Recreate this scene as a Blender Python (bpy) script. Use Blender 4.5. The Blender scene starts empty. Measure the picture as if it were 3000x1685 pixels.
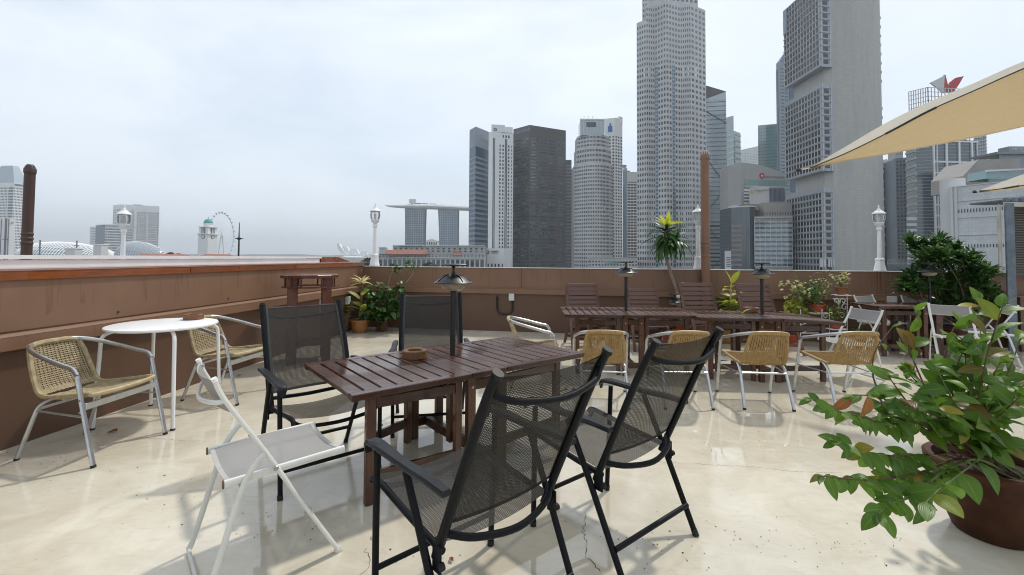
import bpy, math, random
from mathutils import Vector, Matrix

random.seed(11)
SC = bpy.context.scene
COL = SC.collection
R = math.radians
PI = math.pi

# ---------------------------------------------------------------- camera
H, FPX, PPX, PPY, TILT, ROLL = 1.50, 1333.0, 1500.0, 711.0, R(1.88), R(0.35)
cam_d = bpy.data.cameras.new('camera')
cam = bpy.data.objects.new('camera', cam_d)
COL.objects.link(cam)
cam_d.sensor_width = 36.0
cam_d.lens = FPX / 3000.0 * 36.0
cam_d.shift_x = 0.0
cam_d.shift_y = -(842.5 - PPY) / 3000.0
cam_d.clip_start = 0.05
cam_d.clip_end = 30000
cam.location = (0, 0, H)
cam.rotation_mode = 'XYZ'
cam.matrix_world = Matrix.Translation((0, 0, H)) @ Matrix.Rotation(PI / 2 + TILT, 4, 'X') @ Matrix.Rotation(ROLL, 4, 'Z')
SC.camera = cam

# ---------------------------------------------------------------- sky and sun
SUN_EL, SUN_AZ = R(57.0), math.atan2(0.40, 0.50)      # azimuth from +Y towards +X
w = bpy.data.worlds.new('World')
SC.world = w
w.use_nodes = True
nt = w.node_tree
nt.nodes.clear()
out = nt.nodes.new('ShaderNodeOutputWorld')
bg = nt.nodes.new('ShaderNodeBackground')
bg.inputs['Strength'].default_value = 0.10
sky = nt.nodes.new('ShaderNodeTexSky')
sky.sky_type = 'NISHITA'
sky.sun_disc = False
sky.sun_elevation = SUN_EL
sky.sun_rotation = SUN_AZ
sky.air_density = 1.0
sky.dust_density = 2.0
tc = nt.nodes.new('ShaderNodeTexCoord')
mp = nt.nodes.new('ShaderNodeMapping')
mp.inputs['Scale'].default_value = (1.0, 1.0, 2.6)
mp.inputs['Location'].default_value = (3.1, 1.7, 0.4)
n1 = nt.nodes.new('ShaderNodeTexNoise')
n1.inputs['Scale'].default_value = 1.9
n1.inputs['Detail'].default_value = 7
n1.inputs['Roughness'].default_value = 0.55
n1.inputs['Distortion'].default_value = 0.35
cr = nt.nodes.new('ShaderNodeValToRGB')
cr.color_ramp.elements[0].position = 0.36
cr.color_ramp.elements[0].color = (0.66, 0.66, 0.66, 1)
cr.color_ramp.elements[1].position = 0.62
cr.color_ramp.elements[1].color = (0.97, 0.97, 0.97, 1)
mixc = nt.nodes.new('ShaderNodeMix')
mixc.data_type = 'RGBA'
# cloud veil: brighter overhead, a little bluer and dimmer towards the horizon
sep = nt.nodes.new('ShaderNodeSeparateXYZ')
cz = nt.nodes.new('ShaderNodeValToRGB')
cz.color_ramp.elements[0].position = 0.0
cz.color_ramp.elements[0].color = (0.74, 0.83, 0.92, 1)
cz.color_ramp.elements[1].position = 0.42
cz.color_ramp.elements[1].color = (0.84, 0.915, 1.0, 1)
scl = nt.nodes.new('ShaderNodeVectorMath')
scl.operation = 'SCALE'
scl.inputs['Scale'].default_value = 8.5
L = nt.links.new
L(tc.outputs['Generated'], mp.inputs['Vector'])
L(mp.outputs['Vector'], n1.inputs['Vector'])
L(n1.outputs['Fac'], cr.inputs['Fac'])
L(tc.outputs['Generated'], sep.inputs['Vector'])
L(sep.outputs['Z'], cz.inputs['Fac'])
L(cz.outputs['Color'], scl.inputs[0])
L(cr.outputs['Color'], mixc.inputs[0])
L(sky.outputs['Color'], mixc.inputs[6])
L(scl.outputs['Vector'], mixc.inputs[7])
L(mixc.outputs[2], bg.inputs['Color'])
L(bg.outputs['Background'], out.inputs['Surface'])

sun_d = bpy.data.lights.new('sun', 'SUN')
sun_d.energy = 1.9
sun_d.angle = R(3.0)
sun_d.color = (1.0, 0.95, 0.86)
sun = bpy.data.objects.new('sun', sun_d)
COL.objects.link(sun)
sv = Vector((math.sin(SUN_AZ) * math.cos(SUN_EL), math.cos(SUN_AZ) * math.cos(SUN_EL), math.sin(SUN_EL)))
sun.rotation_euler = sv.to_track_quat('Z', 'Y').to_euler()
sun.location = (6, 8, 30)

SC.view_settings.view_transform = 'Standard'
SC.view_settings.look = 'None'
SC.view_settings.exposure = 0.45
SC.view_settings.gamma = 1.0
SC.view_settings.use_curve_mapping = False
SC.cycles.use_denoising = True
SC.cycles.filter_width = 1.05
SC.cycles.transparent_max_bounces = 16
SC.cycles.max_bounces = 8
SC.cycles.caustics_reflective = False
SC.cycles.caustics_refractive = False

# ---------------------------------------------------------------- photo measurements -> places
_fw = Vector((0, math.cos(TILT), math.sin(TILT)))
_up = Vector((0, -math.sin(TILT), math.cos(TILT)))
_rt = Vector((1, 0, 0))
_r2 = _rt * math.cos(ROLL) + _up * math.sin(ROLL)
_u2 = _up * math.cos(ROLL) - _rt * math.sin(ROLL)
def ray(px, py): return _fw + _r2 * ((px - PPX) / FPX) - _u2 * ((py - PPY) / FPX)
def pd(px, py, Y):                       # point at depth Y seen at a pixel of the photograph
    r = ray(px, py); return Vector((0, 0, H)) + r * (Y / r.y)
def col(px, Y, py=740): p = pd(px, py, Y); return (p.x, p.y)
def zat(px, py, Y): return pd(px, py, Y).z
def pz(px, py, z):                       # point on the level plane z
    r = ray(px, py); return Vector((0, 0, H)) + r * ((z - H) / r.z)

# ---------------------------------------------------------------- materials
def nodes_of(name):
    m = bpy.data.materials.new(name); m.use_nodes = True
    return m, m.node_tree, m.node_tree.nodes['Principled BSDF']
def N(nt, t, **kw):
    n = nt.nodes.new(t)
    for k, v in kw.items():
        if k in n.inputs: n.inputs[k].default_value = v
        else: setattr(n, k, v)
    return n
def rgb(c): return (c[0], c[1], c[2], 1)
def mixrgb(nt, fac, a, b):
    m = nt.nodes.new('ShaderNodeMix'); m.data_type = 'RGBA'
    for s, v in ((0, fac), (6, a), (7, b)):
        if hasattr(v, 'links'): nt.links.new(v, m.inputs[s])
        elif s == 0: m.inputs[0].default_value = v
        else: m.inputs[s].default_value = rgb(v)
    return m.outputs[2]
def ramp(nt, src, p0, p1, c0=(0, 0, 0), c1=(1, 1, 1)):
    r = nt.nodes.new('ShaderNodeValToRGB')
    e = r.color_ramp.elements
    e[0].position = p0; e[0].color = rgb(c0); e[1].position = p1; e[1].color = rgb(c1)
    nt.links.new(src, r.inputs['Fac']); return r.outputs['Color']
def mathn(nt, op, a, b=None, c=None):
    n = nt.nodes.new('ShaderNodeMath'); n.operation = op
    for i, v in enumerate((a, b, c)):
        if v is None: continue
        if hasattr(v, 'links'): nt.links.new(v, n.inputs[i])
        else: n.inputs[i].default_value = v
    return n.outputs[0]
def coords(nt, scale=(1, 1, 1), kind='Object'):
    t = nt.nodes.new('ShaderNodeTexCoord'); m = nt.nodes.new('ShaderNodeMapping')
    m.inputs['Scale'].default_value = scale
    nt.links.new(t.outputs[kind], m.inputs['Vector']); return m.outputs['Vector']
def noise(nt, vec, scale, detail=4, rough=.55, dist=0.):
    n = N(nt, 'ShaderNodeTexNoise', Scale=scale, Detail=detail, Roughness=rough, Distortion=dist)
    nt.links.new(vec, n.inputs['Vector']); return n.outputs['Fac']
def bump(nt, p, h, strength=.2, dist=.01):
    b = N(nt, 'ShaderNodeBump', Strength=strength, Distance=dist)
    nt.links.new(h, b.inputs['Height']); nt.links.new(b.outputs['Normal'], p.inputs['Normal'])
def rnd(nt):                              # a number per object and per island
    o = nt.nodes.new('ShaderNodeObjectInfo'); g = nt.nodes.new('ShaderNodeNewGeometry')
    return mathn(nt, 'FRACT', mathn(nt, 'ADD', o.outputs['Random'], g.outputs['Random Per Island']))
def MAT(name, c, rough=.6, metal=0., var=.12, scale=6., bmp=0., c2=None, spec=.5, stretch=(1, 1, 1), each=0., coat=0.):
    m, nt, p = nodes_of(name)
    v = coords(nt, stretch)
    f = noise(nt, v, scale, 5)
    c2 = c2 or tuple(x * (1 - 2.2 * var) for x in c)
    base = mixrgb(nt, ramp(nt, f, .3, .7), c2, c)
    if each:
        rr = rnd(nt)
        base = mixrgb(nt, mathn(nt, 'MULTIPLY', rr, each), base, tuple(x * .35 for x in c))
    nt.links.new(base, p.inputs['Base Color'])
    p.inputs['Roughness'].default_value = rough
    p.inputs['Metallic'].default_value = metal
    p.inputs['Specular IOR Level'].default_value = spec
    p.inputs['Coat Weight'].default_value = coat
    p.inputs['Coat Roughness'].default_value = .12
    if bmp: bump(nt, p, noise(nt, v, scale * 6, 3), bmp)
    return m
def GLASSWALL(name, dark, light, rough=.12, each=.5, power=2.0, spec=.6, ior=1.5):
    m, nt, p = nodes_of(name)
    f = mathn(nt, 'POWER', rnd(nt), power)
    nt.links.new(mixrgb(nt, mathn(nt, 'MULTIPLY', f, each), dark, light), p.inputs['Base Color'])
    p.inputs['Roughness'].default_value = rough
    p.inputs['Specular IOR Level'].default_value = spec; p.inputs['IOR'].default_value = ior
    return m
def LEAF(name, c, c2, trans=.35, rough=.35, old=None):
    m, nt, p = nodes_of(name)
    o = nt.nodes['Material Output']
    rr = rnd(nt)
    base = mixrgb(nt, rr, c, c2)
    if old: base = mixrgb(nt, ramp(nt, rr, .94, .98), base, old)
    u = nt.nodes.new('ShaderNodeUVMap')
    s = nt.nodes.new('ShaderNodeSeparateXYZ'); nt.links.new(u.outputs['UV'], s.inputs[0])
    rib = mathn(nt, 'ABSOLUTE', mathn(nt, 'SUBTRACT', s.outputs['X'], .5))
    veins = mathn(nt, 'SINE', mathn(nt, 'MULTIPLY', rib, 55.))
    base = mixrgb(nt, ramp(nt, rib, .0, .05, (.55, .55, .55), (0, 0, 0)), base, tuple(min(1, x * 1.8 + .02) for x in c2))
    nt.links.new(base, p.inputs['Base Color'])
    p.inputs['Roughness'].default_value = rough
    p.inputs['Specular IOR Level'].default_value = .32
    bump(nt, p, veins, .12, .004)
    t = nt.nodes.new('ShaderNodeBsdfTranslucent')
    nt.links.new(mixrgb(nt, .5, base, tuple(min(1, x * 1.6) for x in c2)), t.inputs['Color'])
    mx = nt.nodes.new('ShaderNodeMixShader'); mx.inputs[0].default_value = trans
    nt.links.new(p.outputs[0], mx.inputs[1]); nt.links.new(t.outputs[0], mx.inputs[2])
    nt.links.new(mx.outputs[0], o.inputs['Surface'])
    return m
def WOOD(name, c, c2, rough=.35, axis=0, scale=3., coat=.3, each=.35):
    m, nt, p = nodes_of(name)
    st = [14, 14, 14]; st[axis] = 1.0
    v = coords(nt, tuple(st))
    f = noise(nt, v, scale, 6, .6, .6)
    g = noise(nt, coords(nt), 2.3, 3)
    base = mixrgb(nt, ramp(nt, f, .28, .72), c2, c)
    base = mixrgb(nt, mathn(nt, 'MULTIPLY', rnd(nt), each * 1.5), base, tuple(x * .45 for x in c))
    base = mixrgb(nt, ramp(nt, g, .5, .8, (0, 0, 0), (.45, .45, .45)), base, tuple(x * .5 for x in c2))
    nt.links.new(base, p.inputs['Base Color'])
    nt.links.new(ramp(nt, g, .35, .65, (rough * .3,) * 3, (min(1, rough * 2.4),) * 3), p.inputs['Roughness'])
    p.inputs['Coat Weight'].default_value = coat; p.inputs['Coat Roughness'].default_value = .1
    bump(nt, p, f, .15, .004)
    return m
def SLING(name, thread, hole, cell, alpha_lo):
    m, nt, p = nodes_of(name)
    o = nt.nodes['Material Output']
    u = nt.nodes.new('ShaderNodeUVMap')
    s = nt.nodes.new('ShaderNodeSeparateXYZ'); nt.links.new(u.outputs['UV'], s.inputs[0])
    k = 2 * PI / cell
    a = mathn(nt, 'SINE', mathn(nt, 'MULTIPLY', s.outputs['X'], k))
    b = mathn(nt, 'SINE', mathn(nt, 'MULTIPLY', s.outputs['Y'], k))
    ab = mathn(nt, 'MULTIPLY', a, b)
    weave = ramp(nt, mathn(nt, 'MULTIPLY_ADD', ab, .5, .5), .35, .65)
    nz = noise(nt, coords(nt), 5., 3)
    nt.links.new(mixrgb(nt, weave, hole, mixrgb(nt, nz, thread, tuple(x * .75 for x in thread))), p.inputs['Base Color'])
    p.inputs['Roughness'].default_value = .6
    p.inputs['Specular IOR Level'].default_value = .15
    tr = nt.nodes.new('ShaderNodeBsdfTransparent')
    mx = nt.nodes.new('ShaderNodeMixShader')
    op = mathn(nt, 'SINE', mathn(nt, 'MULTIPLY', s.outputs['X'], k * 1.0))
    op2 = mathn(nt, 'SINE', mathn(nt, 'MULTIPLY', s.outputs['Y'], k * 1.0))
    hole_f = mathn(nt, 'MINIMUM', ramp(nt, mathn(nt, 'MULTIPLY_ADD', op, .5, .5), .30, .60), ramp(nt, mathn(nt, 'MULTIPLY_ADD', op2, .5, .5), .30, .60))
    nt.links.new(mathn(nt, 'MULTIPLY_ADD', hole_f, -(1 - alpha_lo), 1.0), mx.inputs[0])
    nt.links.new(tr.outputs[0], mx.inputs[1]); nt.links.new(p.outputs[0], mx.inputs[2])
    nt.links.new(mx.outputs[0], o.inputs['Surface'])
    return m
def CLEAR(name, tint, fac=.25, rough=.05):
    m, nt, p = nodes_of(name)
    o = nt.nodes['Material Output']
    p.inputs['Base Color'].default_value = rgb(tint); p.inputs['Roughness'].default_value = rough
    tr = N(nt, 'ShaderNodeBsdfTransparent'); mx = nt.nodes.new('ShaderNodeMixShader')
    fr = N(nt, 'ShaderNodeFresnel', IOR=1.45)
    nt.links.new(mathn(nt, 'ADD', fr.outputs[0], fac), mx.inputs[0])
    nt.links.new(tr.outputs[0], mx.inputs[1]); nt.links.new(p.outputs[0], mx.inputs[2])
    nt.links.new(mx.outputs[0], o.inputs['Surface'])
    return m

# ---------------------------------------------------------------- mesh builder
class MB:
    def __init__(s): s.v = []; s.f = []; s.uv = {}
    def add(s, vs, fs, uvs=None):
        n = len(s.v); s.v += [tuple(x) for x in vs]
        for i, q in enumerate(fs):
            s.f.append(tuple(n + k for k in q))
            if uvs: s.uv[len(s.f) - 1] = uvs[i]
        return s
    def box(s, c, d, rz=0., m=None, ch=0.):
        x, y, z = d[0] / 2, d[1] / 2, d[2] / 2
        ch = min(ch, x * .8, y * .8, z * .8)
        if ch <= 0:
            vs = [(i * x, j * y, k * z) for i in (-1, 1) for j in (-1, 1) for k in (-1, 1)]
            fs = [(0, 1, 3, 2), (4, 6, 7, 5), (0, 4, 5, 1), (2, 3, 7, 6), (0, 2, 6, 4), (1, 5, 7, 3)]
        else:
            vs = []; ix = {}
            for i in (-1, 1):
                for j in (-1, 1):
                    for k in (-1, 1):
                        for a, p in enumerate(((i * x, j * (y - ch), k * (z - ch)), (i * (x - ch), j * y, k * (z - ch)), (i * (x - ch), j * (y - ch), k * z))):
                            ix[i, j, k, a] = len(vs); vs.append(p)
            fs = []
            for sg in (-1, 1):
                o = [(-1, -1), (1, -1), (1, 1), (-1, 1)]
                if sg < 0: o = o[::-1]
                fs.append(tuple(ix[sg, a, b, 0] for a, b in o))
                fs.append(tuple(ix[b, sg, a, 1] for a, b in o))
                fs.append(tuple(ix[a, b, sg, 2] for a, b in o))
            for a in (-1, 1):
                for b in (-1, 1):
                    fs.append((ix[-1, a, b, 1], ix[1, a, b, 1], ix[1, a, b, 2], ix[-1, a, b, 2]))
                    fs.append((ix[a, -1, b, 0], ix[a, 1, b, 0], ix[a, 1, b, 2], ix[a, -1, b, 2]))
                    fs.append((ix[a, b, -1, 0], ix[a, b, 1, 0], ix[a, b, 1, 1], ix[a, b, -1, 1]))
                    for k in (-1, 1): fs.append((ix[a, b, k, 0], ix[a, b, k, 1], ix[a, b, k, 2]))
        M = m if m is not None else Matrix.Translation(c) @ Matrix.Rotation(rz, 4, 'Z')
        return s.add([M @ Vector(p) for p in vs], fs)
    def bar(s, p, q, w, h, ch=.003, up=(0, 0, 1)):
        p, q = Vector(p), Vector(q); d = q - p; l = d.length; d.normalize()
        u = Vector(up)
        if abs(d.dot(u)) > .98: u = Vector((0, 1, 0))
        a = d.cross(u).normalized(); b = a.cross(d)
        m = Matrix((a, d, b)).transposed().to_4x4(); m.translation = (p + q) / 2
        return s.box(None, (w, l, h), m=m, ch=ch)
    def tube(s, pts, r, n=8, ry=None, up=None, caps=True, closed=False):
        pts = [Vector(p) for p in pts]; k = len(pts)
        rs = r if isinstance(r, (list, tuple)) else [r] * k
        base = len(s.v); prev = None
        for i, p in enumerate(pts):
            if closed: t = pts[(i + 1) % k] - pts[i - 1]
            else: t = pts[min(i + 1, k - 1)] - pts[max(i - 1, 0)]
            t.normalize()
            if prev is None:
                u = Vector(up) if up else (Vector((0, 0, 1)) if abs(t.z) < .9 else Vector((1, 0, 0)))
            else: u = prev
            a = (u - t * u.dot(t))
            if a.length < 1e-6: a = t.orthogonal()
            a.normalize(); prev = a; b = t.cross(a)
            for j in range(n):
                th = 2 * PI * j / n
                s.v.append(tuple(p + a * (math.cos(th) * rs[i]) + b * (math.sin(th) * (rs[i] if ry is None else ry * rs[i] / rs[0]))))
        for i in range(k if closed else k - 1):
            i2 = (i + 1) % k
            for j in range(n):
                s.f.append((base + i * n + j, base + i * n + (j + 1) % n, base + i2 * n + (j + 1) % n, base + i2 * n + j))
        if caps and not closed:
            s.f.append(tuple(base + j for j in range(n))[::-1]); s.f.append(tuple(base + (k - 1) * n + j for j in range(n)))
        return s
    def lathe(s, prof, n=24, c=(0, 0, 0), sx=1., sy=1., a0=0., top=True, bot=True):
        base = len(s.v)
        for r, z in prof:
            for j in range(n):
                th = a0 + 2 * PI * j / n
                s.v.append((c[0] + r * math.cos(th) * sx, c[1] + r * math.sin(th) * sy, c[2] + z))
        for i in range(len(prof) - 1):
            for j in range(n):
                s.f.append((base + i * n + j, base + i * n + (j + 1) % n, base + (i + 1) * n + (j + 1) % n, base + (i + 1) * n + j))
        if bot: s.f.append(tuple(base + j for j in range(n))[::-1])
        if top: s.f.append(tuple(base + (len(prof) - 1) * n + j for j in range(n)))
        return s
    def prism(s, poly, z0, z1):
        n = len(poly)
        zz1 = z1 if isinstance(z1, (list, tuple)) else [z1] * n
        a = sum(poly[i][0] * poly[(i + 1) % n][1] - poly[(i + 1) % n][0] * poly[i][1] for i in range(n))
        if a < 0: poly = poly[::-1]; zz1 = zz1[::-1]
        vs = [(x, y, z0) for x, y in poly] + [(poly[i][0], poly[i][1], zz1[i]) for i in range(n)]
        fs = [tuple(range(n))[::-1], tuple(range(n, 2 * n))] + [(i, (i + 1) % n, n + (i + 1) % n, n + i) for i in range(n)]
        return s.add(vs, fs)
    def grid(s, fn, nu, nv, su=1., sv=1.):
        base = len(s.v)
        for i in range(nu + 1):
            for j in range(nv + 1): s.v.append(tuple(fn(i / nu, j / nv)))
        for i in range(nu):
            for j in range(nv):
                s.f.append((base + i * (nv + 1) + j, base + (i + 1) * (nv + 1) + j, base + (i + 1) * (nv + 1) + j + 1, base + i * (nv + 1) + j + 1))
                s.uv[len(s.f) - 1] = [(su * a / nu, sv * b / nv) for a, b in ((i, j), (i + 1, j), (i + 1, j + 1), (i, j + 1))]
        return s
    def mesh(s, name, mat, smooth=True, ang=38):
        me = bpy.data.meshes.new(name); me.from_pydata(s.v, [], s.f)
        if s.uv:
            lay = me.uv_layers.new(name='UVMap')
            for p in me.polygons:
                t = s.uv.get(p.index)
                if t:
                    for k, li in enumerate(p.loop_indices): lay.data[li].uv = t[k]
        if mat: me.materials.append(mat)
        me.update()
        if smooth: me.shade_smooth(); me.set_sharp_from_angle(angle=R(ang))
        return me
    def build(s, name, mat, parent=None, smooth=True, ang=38, loc=None, **props):
        return link(name, s.mesh(name, mat, smooth, ang), parent, loc, **props)
def link(name, me, parent=None, loc=None, rot=None, scale=None, **props):
    o = bpy.data.objects.new(name, me); COL.objects.link(o)
    if parent: o.parent = parent
    if loc is not None: o.location = loc
    if rot is not None: o.rotation_euler = rot
    if scale is not None: o.scale = (scale,) * 3 if isinstance(scale, (int, float)) else scale
    for k, v in props.items(): o[k] = v
    return o
def thing(name, label, cat, loc=(0, 0, 0), rz=0., group=None, scale=1.):
    return tag(link(name, None, None, loc, (0, 0, rz), scale), label, cat, group)
def tag(o, label, cat, group=None):
    o['label'] = label; o['category'] = cat
    if group: o['group'] = group
    return o
def kids(o): return [c for c in COL.objects if c.parent == o]
TREE = {}
def snapshot(o):                                  # remember a thing's parts once so that copies are cheap
    ch = {}
    for x in COL.objects:
        if x.parent: ch.setdefault(x.parent.name, []).append(x)
    TREE[o.name] = ch
def dup(root, loc, rz, label, scale=None, src=None):
    ch = TREE[root.name]
    def cp(x, par):
        c = x.copy(); COL.objects.link(c); c.parent = par
        for k in ch.get(x.name, []): cp(k, c)
        return c
    c = cp(root, None); c.location = loc; c.rotation_euler = (0, 0, rz); c['label'] = label
    if scale is not None: c.scale = (scale,) * 3
    return c
def smooth(pts, k=6, closed=False):
    P = [Vector(p) for p in pts]; n = len(P); outp = []
    for i in range(n if closed else n - 1):
        if closed: a, b, c, d = P[i - 1], P[i], P[(i + 1) % n], P[(i + 2) % n]
        else: a, b, c, d = P[max(i - 1, 0)], P[i], P[i + 1], P[min(i + 2, n - 1)]
        for j in range(k):
            t = j / k
            outp.append(.5 * ((2 * b) + (c - a) * t + (2 * a - 5 * b + 4 * c - d) * t * t + (3 * b - a - 3 * c + d) * t ** 3))
    if not closed: outp.append(P[-1])
    return outp
def round_path(pts, r, k=5):                      # polyline with rounded corners
    P = [Vector(p) for p in pts]; o = [P[0]]
    for i in range(1, len(P) - 1):
        a = (P[i - 1] - P[i]); b = (P[i + 1] - P[i]); rr = min(r, a.length * .45, b.length * .45)
        s, e = P[i] + a.normalized() * rr, P[i] + b.normalized() * rr
        for j in range(k + 1):
            t = j / k; o.append(s * (1 - t) ** 2 + P[i] * 2 * t * (1 - t) + e * t * t)
    o.append(P[-1]); return o
def text(name, body, size, mat, parent, loc, rot, ext=.02, align='CENTER', **props):
    cu = bpy.data.curves.new(name, 'FONT'); cu.body = body; cu.size = size; cu.extrude = ext
    cu.align_x = align; cu.align_y = 'CENTER'; cu.resolution_u = 2
    t = bpy.data.objects.new('tmp', cu); COL.objects.link(t)
    bpy.context.view_layer.update()
    me = bpy.data.meshes.new_from_object(t)
    bpy.data.objects.remove(t); bpy.data.curves.remove(cu)
    me.name = name; me.materials.clear(); me.materials.append(mat)
    return link(name, me, parent, loc, rot, **props)

# ---------------------------------------------------------------- the setting
def floor_mat():
    m, nt, p = nodes_of('wet_cream_floor_paint')
    v = coords(nt)
    big = noise(nt, v, .55, 5, .6, .4); mid = noise(nt, v, 2.6, 7, .65, .8); fine = noise(nt, v, 34, 3)
    st = noise(nt, coords(nt, (3.0, 9.0, 1)), 2.2, 8, .7, .5)
    c = mixrgb(nt, ramp(nt, mid, .36, .64), (.56, .505, .395), (.67, .625, .52))
    c = mixrgb(nt, ramp(nt, big, .48, .74, (0, 0, 0), (.35, .35, .35)), c, (.50, .43, .30))
    c = mixrgb(nt, ramp(nt, st, .54, .72, (0, 0, 0), (.36, .36, .36)), c, (.40, .34, .25))
    sp = nt.nodes.new('ShaderNodeTexVoronoi'); sp.inputs['Scale'].default_value = 15
    nt.links.new(v, sp.inputs['Vector'])
    dots = ramp(nt, sp.outputs['Distance'], .05, .085, (1, 1, 1), (0, 0, 0))
    gate = ramp(nt, noise(nt, v, 1.7, 4), .50, .60)
    pick = mathn(nt, 'GREATER_THAN', N(nt, 'ShaderNodeSeparateXYZ').outputs['X'], .5)
    sx = nt.nodes.new('ShaderNodeSeparateColor'); nt.links.new(sp.outputs['Color'], sx.inputs[0])
    pick = mathn(nt, 'GREATER_THAN', sx.outputs[0], .62)
    c = mixrgb(nt, mathn(nt, 'MULTIPLY', mathn(nt, 'MULTIPLY', dots, gate), mathn(nt, 'MULTIPLY', pick, .8)), c, (.10, .075, .05))
    scr = noise(nt, coords(nt, (1.6, 30, 1)), 3.0, 4)
    c = mixrgb(nt, mathn(nt, 'MULTIPLY', ramp(nt, scr, .66, .72), mathn(nt, 'MULTIPLY', gate, .45)), c, (.22, .18, .13))
    wet = ramp(nt, mixrgb(nt, .35, big, noise(nt, v, 1.3, 5, .6, .3)), .40, .54)
    c = mixrgb(nt, mathn(nt, 'MULTIPLY', wet, .22), c, (.40, .35, .25))
    nt.links.new(c, p.inputs['Base Color'])
    rg = mixrgb(nt, wet, (.20,) * 3, (.015,) * 3)
    rg = mixrgb(nt, mathn(nt, 'MULTIPLY_ADD', wet, -.13, .14), rg, fine)
    nt.links.new(rg, p.inputs['Roughness'])
    p.inputs['IOR'].default_value = 1.5
    nt.links.new(mixrgb(nt, wet, (.45,) * 3, (.95,) * 3), p.inputs['Specular IOR Level'])
    bump(nt, p, mixrgb(nt, wet, mixrgb(nt, .6, mid, fine), (.5, .5, .5)), .06, .004)
    return m
def wall_mat(name, c, c2):
    m, nt, p = nodes_of(name)
    v = coords(nt)
    base = mixrgb(nt, ramp(nt, noise(nt, v, 1.6, 5), .3, .7), c2, c)
    streak = noise(nt, coords(nt, (1, 1, .03)), 16., 3)
    base = mixrgb(nt, mathn(nt, 'MULTIPLY', ramp(nt, streak, .66, .70), .25), base, tuple(x * .5 for x in c))
    ln = noise(nt, coords(nt, (1.2, 1.2, .05)), 4.5, 2)
    thin = ramp(nt, mathn(nt, 'ABSOLUTE', mathn(nt, 'SUBTRACT', ln, .5)), .0, .014, (1, 1, 1), (0, 0, 0))
    sz = nt.nodes.new('ShaderNodeSeparateXYZ'); nt.links.new(v, sz.inputs[0])
    low = mathn(nt, 'MULTIPLY_ADD', noise(nt, coords(nt, (1, 1, 0)), 2.1, 2), -.75, 1.42)
    thin = mathn(nt, 'MULTIPLY', thin, mathn(nt, 'GREATER_THAN', sz.outputs['Z'], low))
    base = mixrgb(nt, mathn(nt, 'MULTIPLY', thin, .38), base, (.085, .036, .02))
    pale = noise(nt, coords(nt, (1, 1, .12)), 3.2, 6, .7)
    base = mixrgb(nt, mathn(nt, 'MULTIPLY', ramp(nt, pale, .60, .78), .16), base, tuple(min(1, x * 1.5 + .03) for x in c))
    nt.links.new(base, p.inputs['Base Color'])
    p.inputs['Roughness'].default_value = .42
    bump(nt, p, noise(nt, v, 60, 3), .06, .004)
    return m
M_FLOOR = floor_mat()
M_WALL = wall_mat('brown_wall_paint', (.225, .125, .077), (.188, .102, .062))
M_WALLDK = wall_mat('brown_paint_shaded', (.130, .070, .043), (.105, .056, .034))  # wall brown darkened, shade below the ledges put into the colour
M_COP = MAT('pale_coping', (.58, .55, .52), .5, var=.1)
M_TIMBER = WOOD('orange_timber', (.31, .088, .024), (.17, .045, .013), .3, axis=1, scale=2.5, coat=.3)
M_CAP = MAT('wet_pinkish_cap', (.40, .25, .20), .26, var=.15, scale=3, coat=.35)
M_WHITE = MAT('white_paint', (.84, .84, .84), .4, var=.05, scale=5)
M_WHITEWALL = MAT('white_wall', (.80, .80, .80), .5, var=.06, scale=2)
M_BLACK = MAT('black_paint', (.018, .018, .019), .38, var=.15, scale=20)
M_CRACK = MAT('crack_dark', (.06, .045, .03), .8)
M_PIPE = MAT('brown_pipe_paint', (.25, .125, .075), .45, var=.12, scale=4)
M_PIPEDK = MAT('dark_brown_pipe', (.085, .045, .032), .5, var=.2, scale=3)
M_CITYGROUND = MAT('city_ground', (.16, .17, .15), .9, var=.2, scale=.01)
M_HILL = MAT('far_green', (.07, .10, .06), .9, var=.3, scale=.05)
M_ROOFDECK = MAT('grey_roof_deck', (.35, .34, .33), .85)

MB().add([(-7000, -1500, -22), (7000, -1500, -22), (7000, 9000, -22), (-7000, 9000, -22)], [(0, 1, 2, 3)]).build('city_ground', M_CITYGROUND, kind='structure')
cornr = Vector((-3.197, 9.817)); dL = Vector((-.1110, -1)).normalized(); dB = Vector((1, -.1663)).normalized()
nL = Vector((-dL.y, dL.x)); nB = Vector((dB.y, -dB.x))          # both point into the terrace
floor = MB().add([(-6, -5, 0), (13, -5, 0), (13, 6.9, 0), (-3.3, 10.2, 0), (-4.1, 9.8, 0)], [(0, 1, 2, 3, 4)]).build('terrace_floor', M_FLOOR, kind='structure')
# the block under the terrace
MB().prism([(-6, -5), (13, -5), (13, 6.6), (-3.4, 10.0), (-4.1, 9.8)], -22, -.05).build('terrace_block', M_ROOFDECK, kind='structure')
def wallbox(mb, o, d, n, s0, s1, z0, z1, t0, t1, ztop2=None):
    P = [o + d * s0 + n * t0, o + d * s1 + n * t0, o + d * s1 + n * t1, o + d * s0 + n * t1]
    zz = z1 if ztop2 is None else [z1, z1, ztop2, ztop2]
    return mb.prism([(q.x, q.y) for q in P], z0, zz)
LW = thing('parapet_wall', 'brown painted parapet wall on the left with an orange timber edge', 'wall')
def lw(s0, s1, z0, z1, t0, t1, name, mat, z2=None, par=None): return wallbox(MB(), cornr, dL, nL, s0, s1, z0, z1, t0, t1, z2).build(name, mat, par or LW, smooth=False)
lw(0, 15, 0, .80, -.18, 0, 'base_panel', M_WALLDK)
lw(0, 15, .80, 1.30, -.18, -.002, 'upper_panel', M_WALL)
lw(0, 15, .905, 1.298, 0, .012, 'face_sheet', M_WALL)
lw(0, 15, .762, .862, .002, .055, 'ledge', M_WALL)
lw(0, 15, .864, .892, .002, .05, 'ledge_slope', M_WALL, z2=.866)
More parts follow.
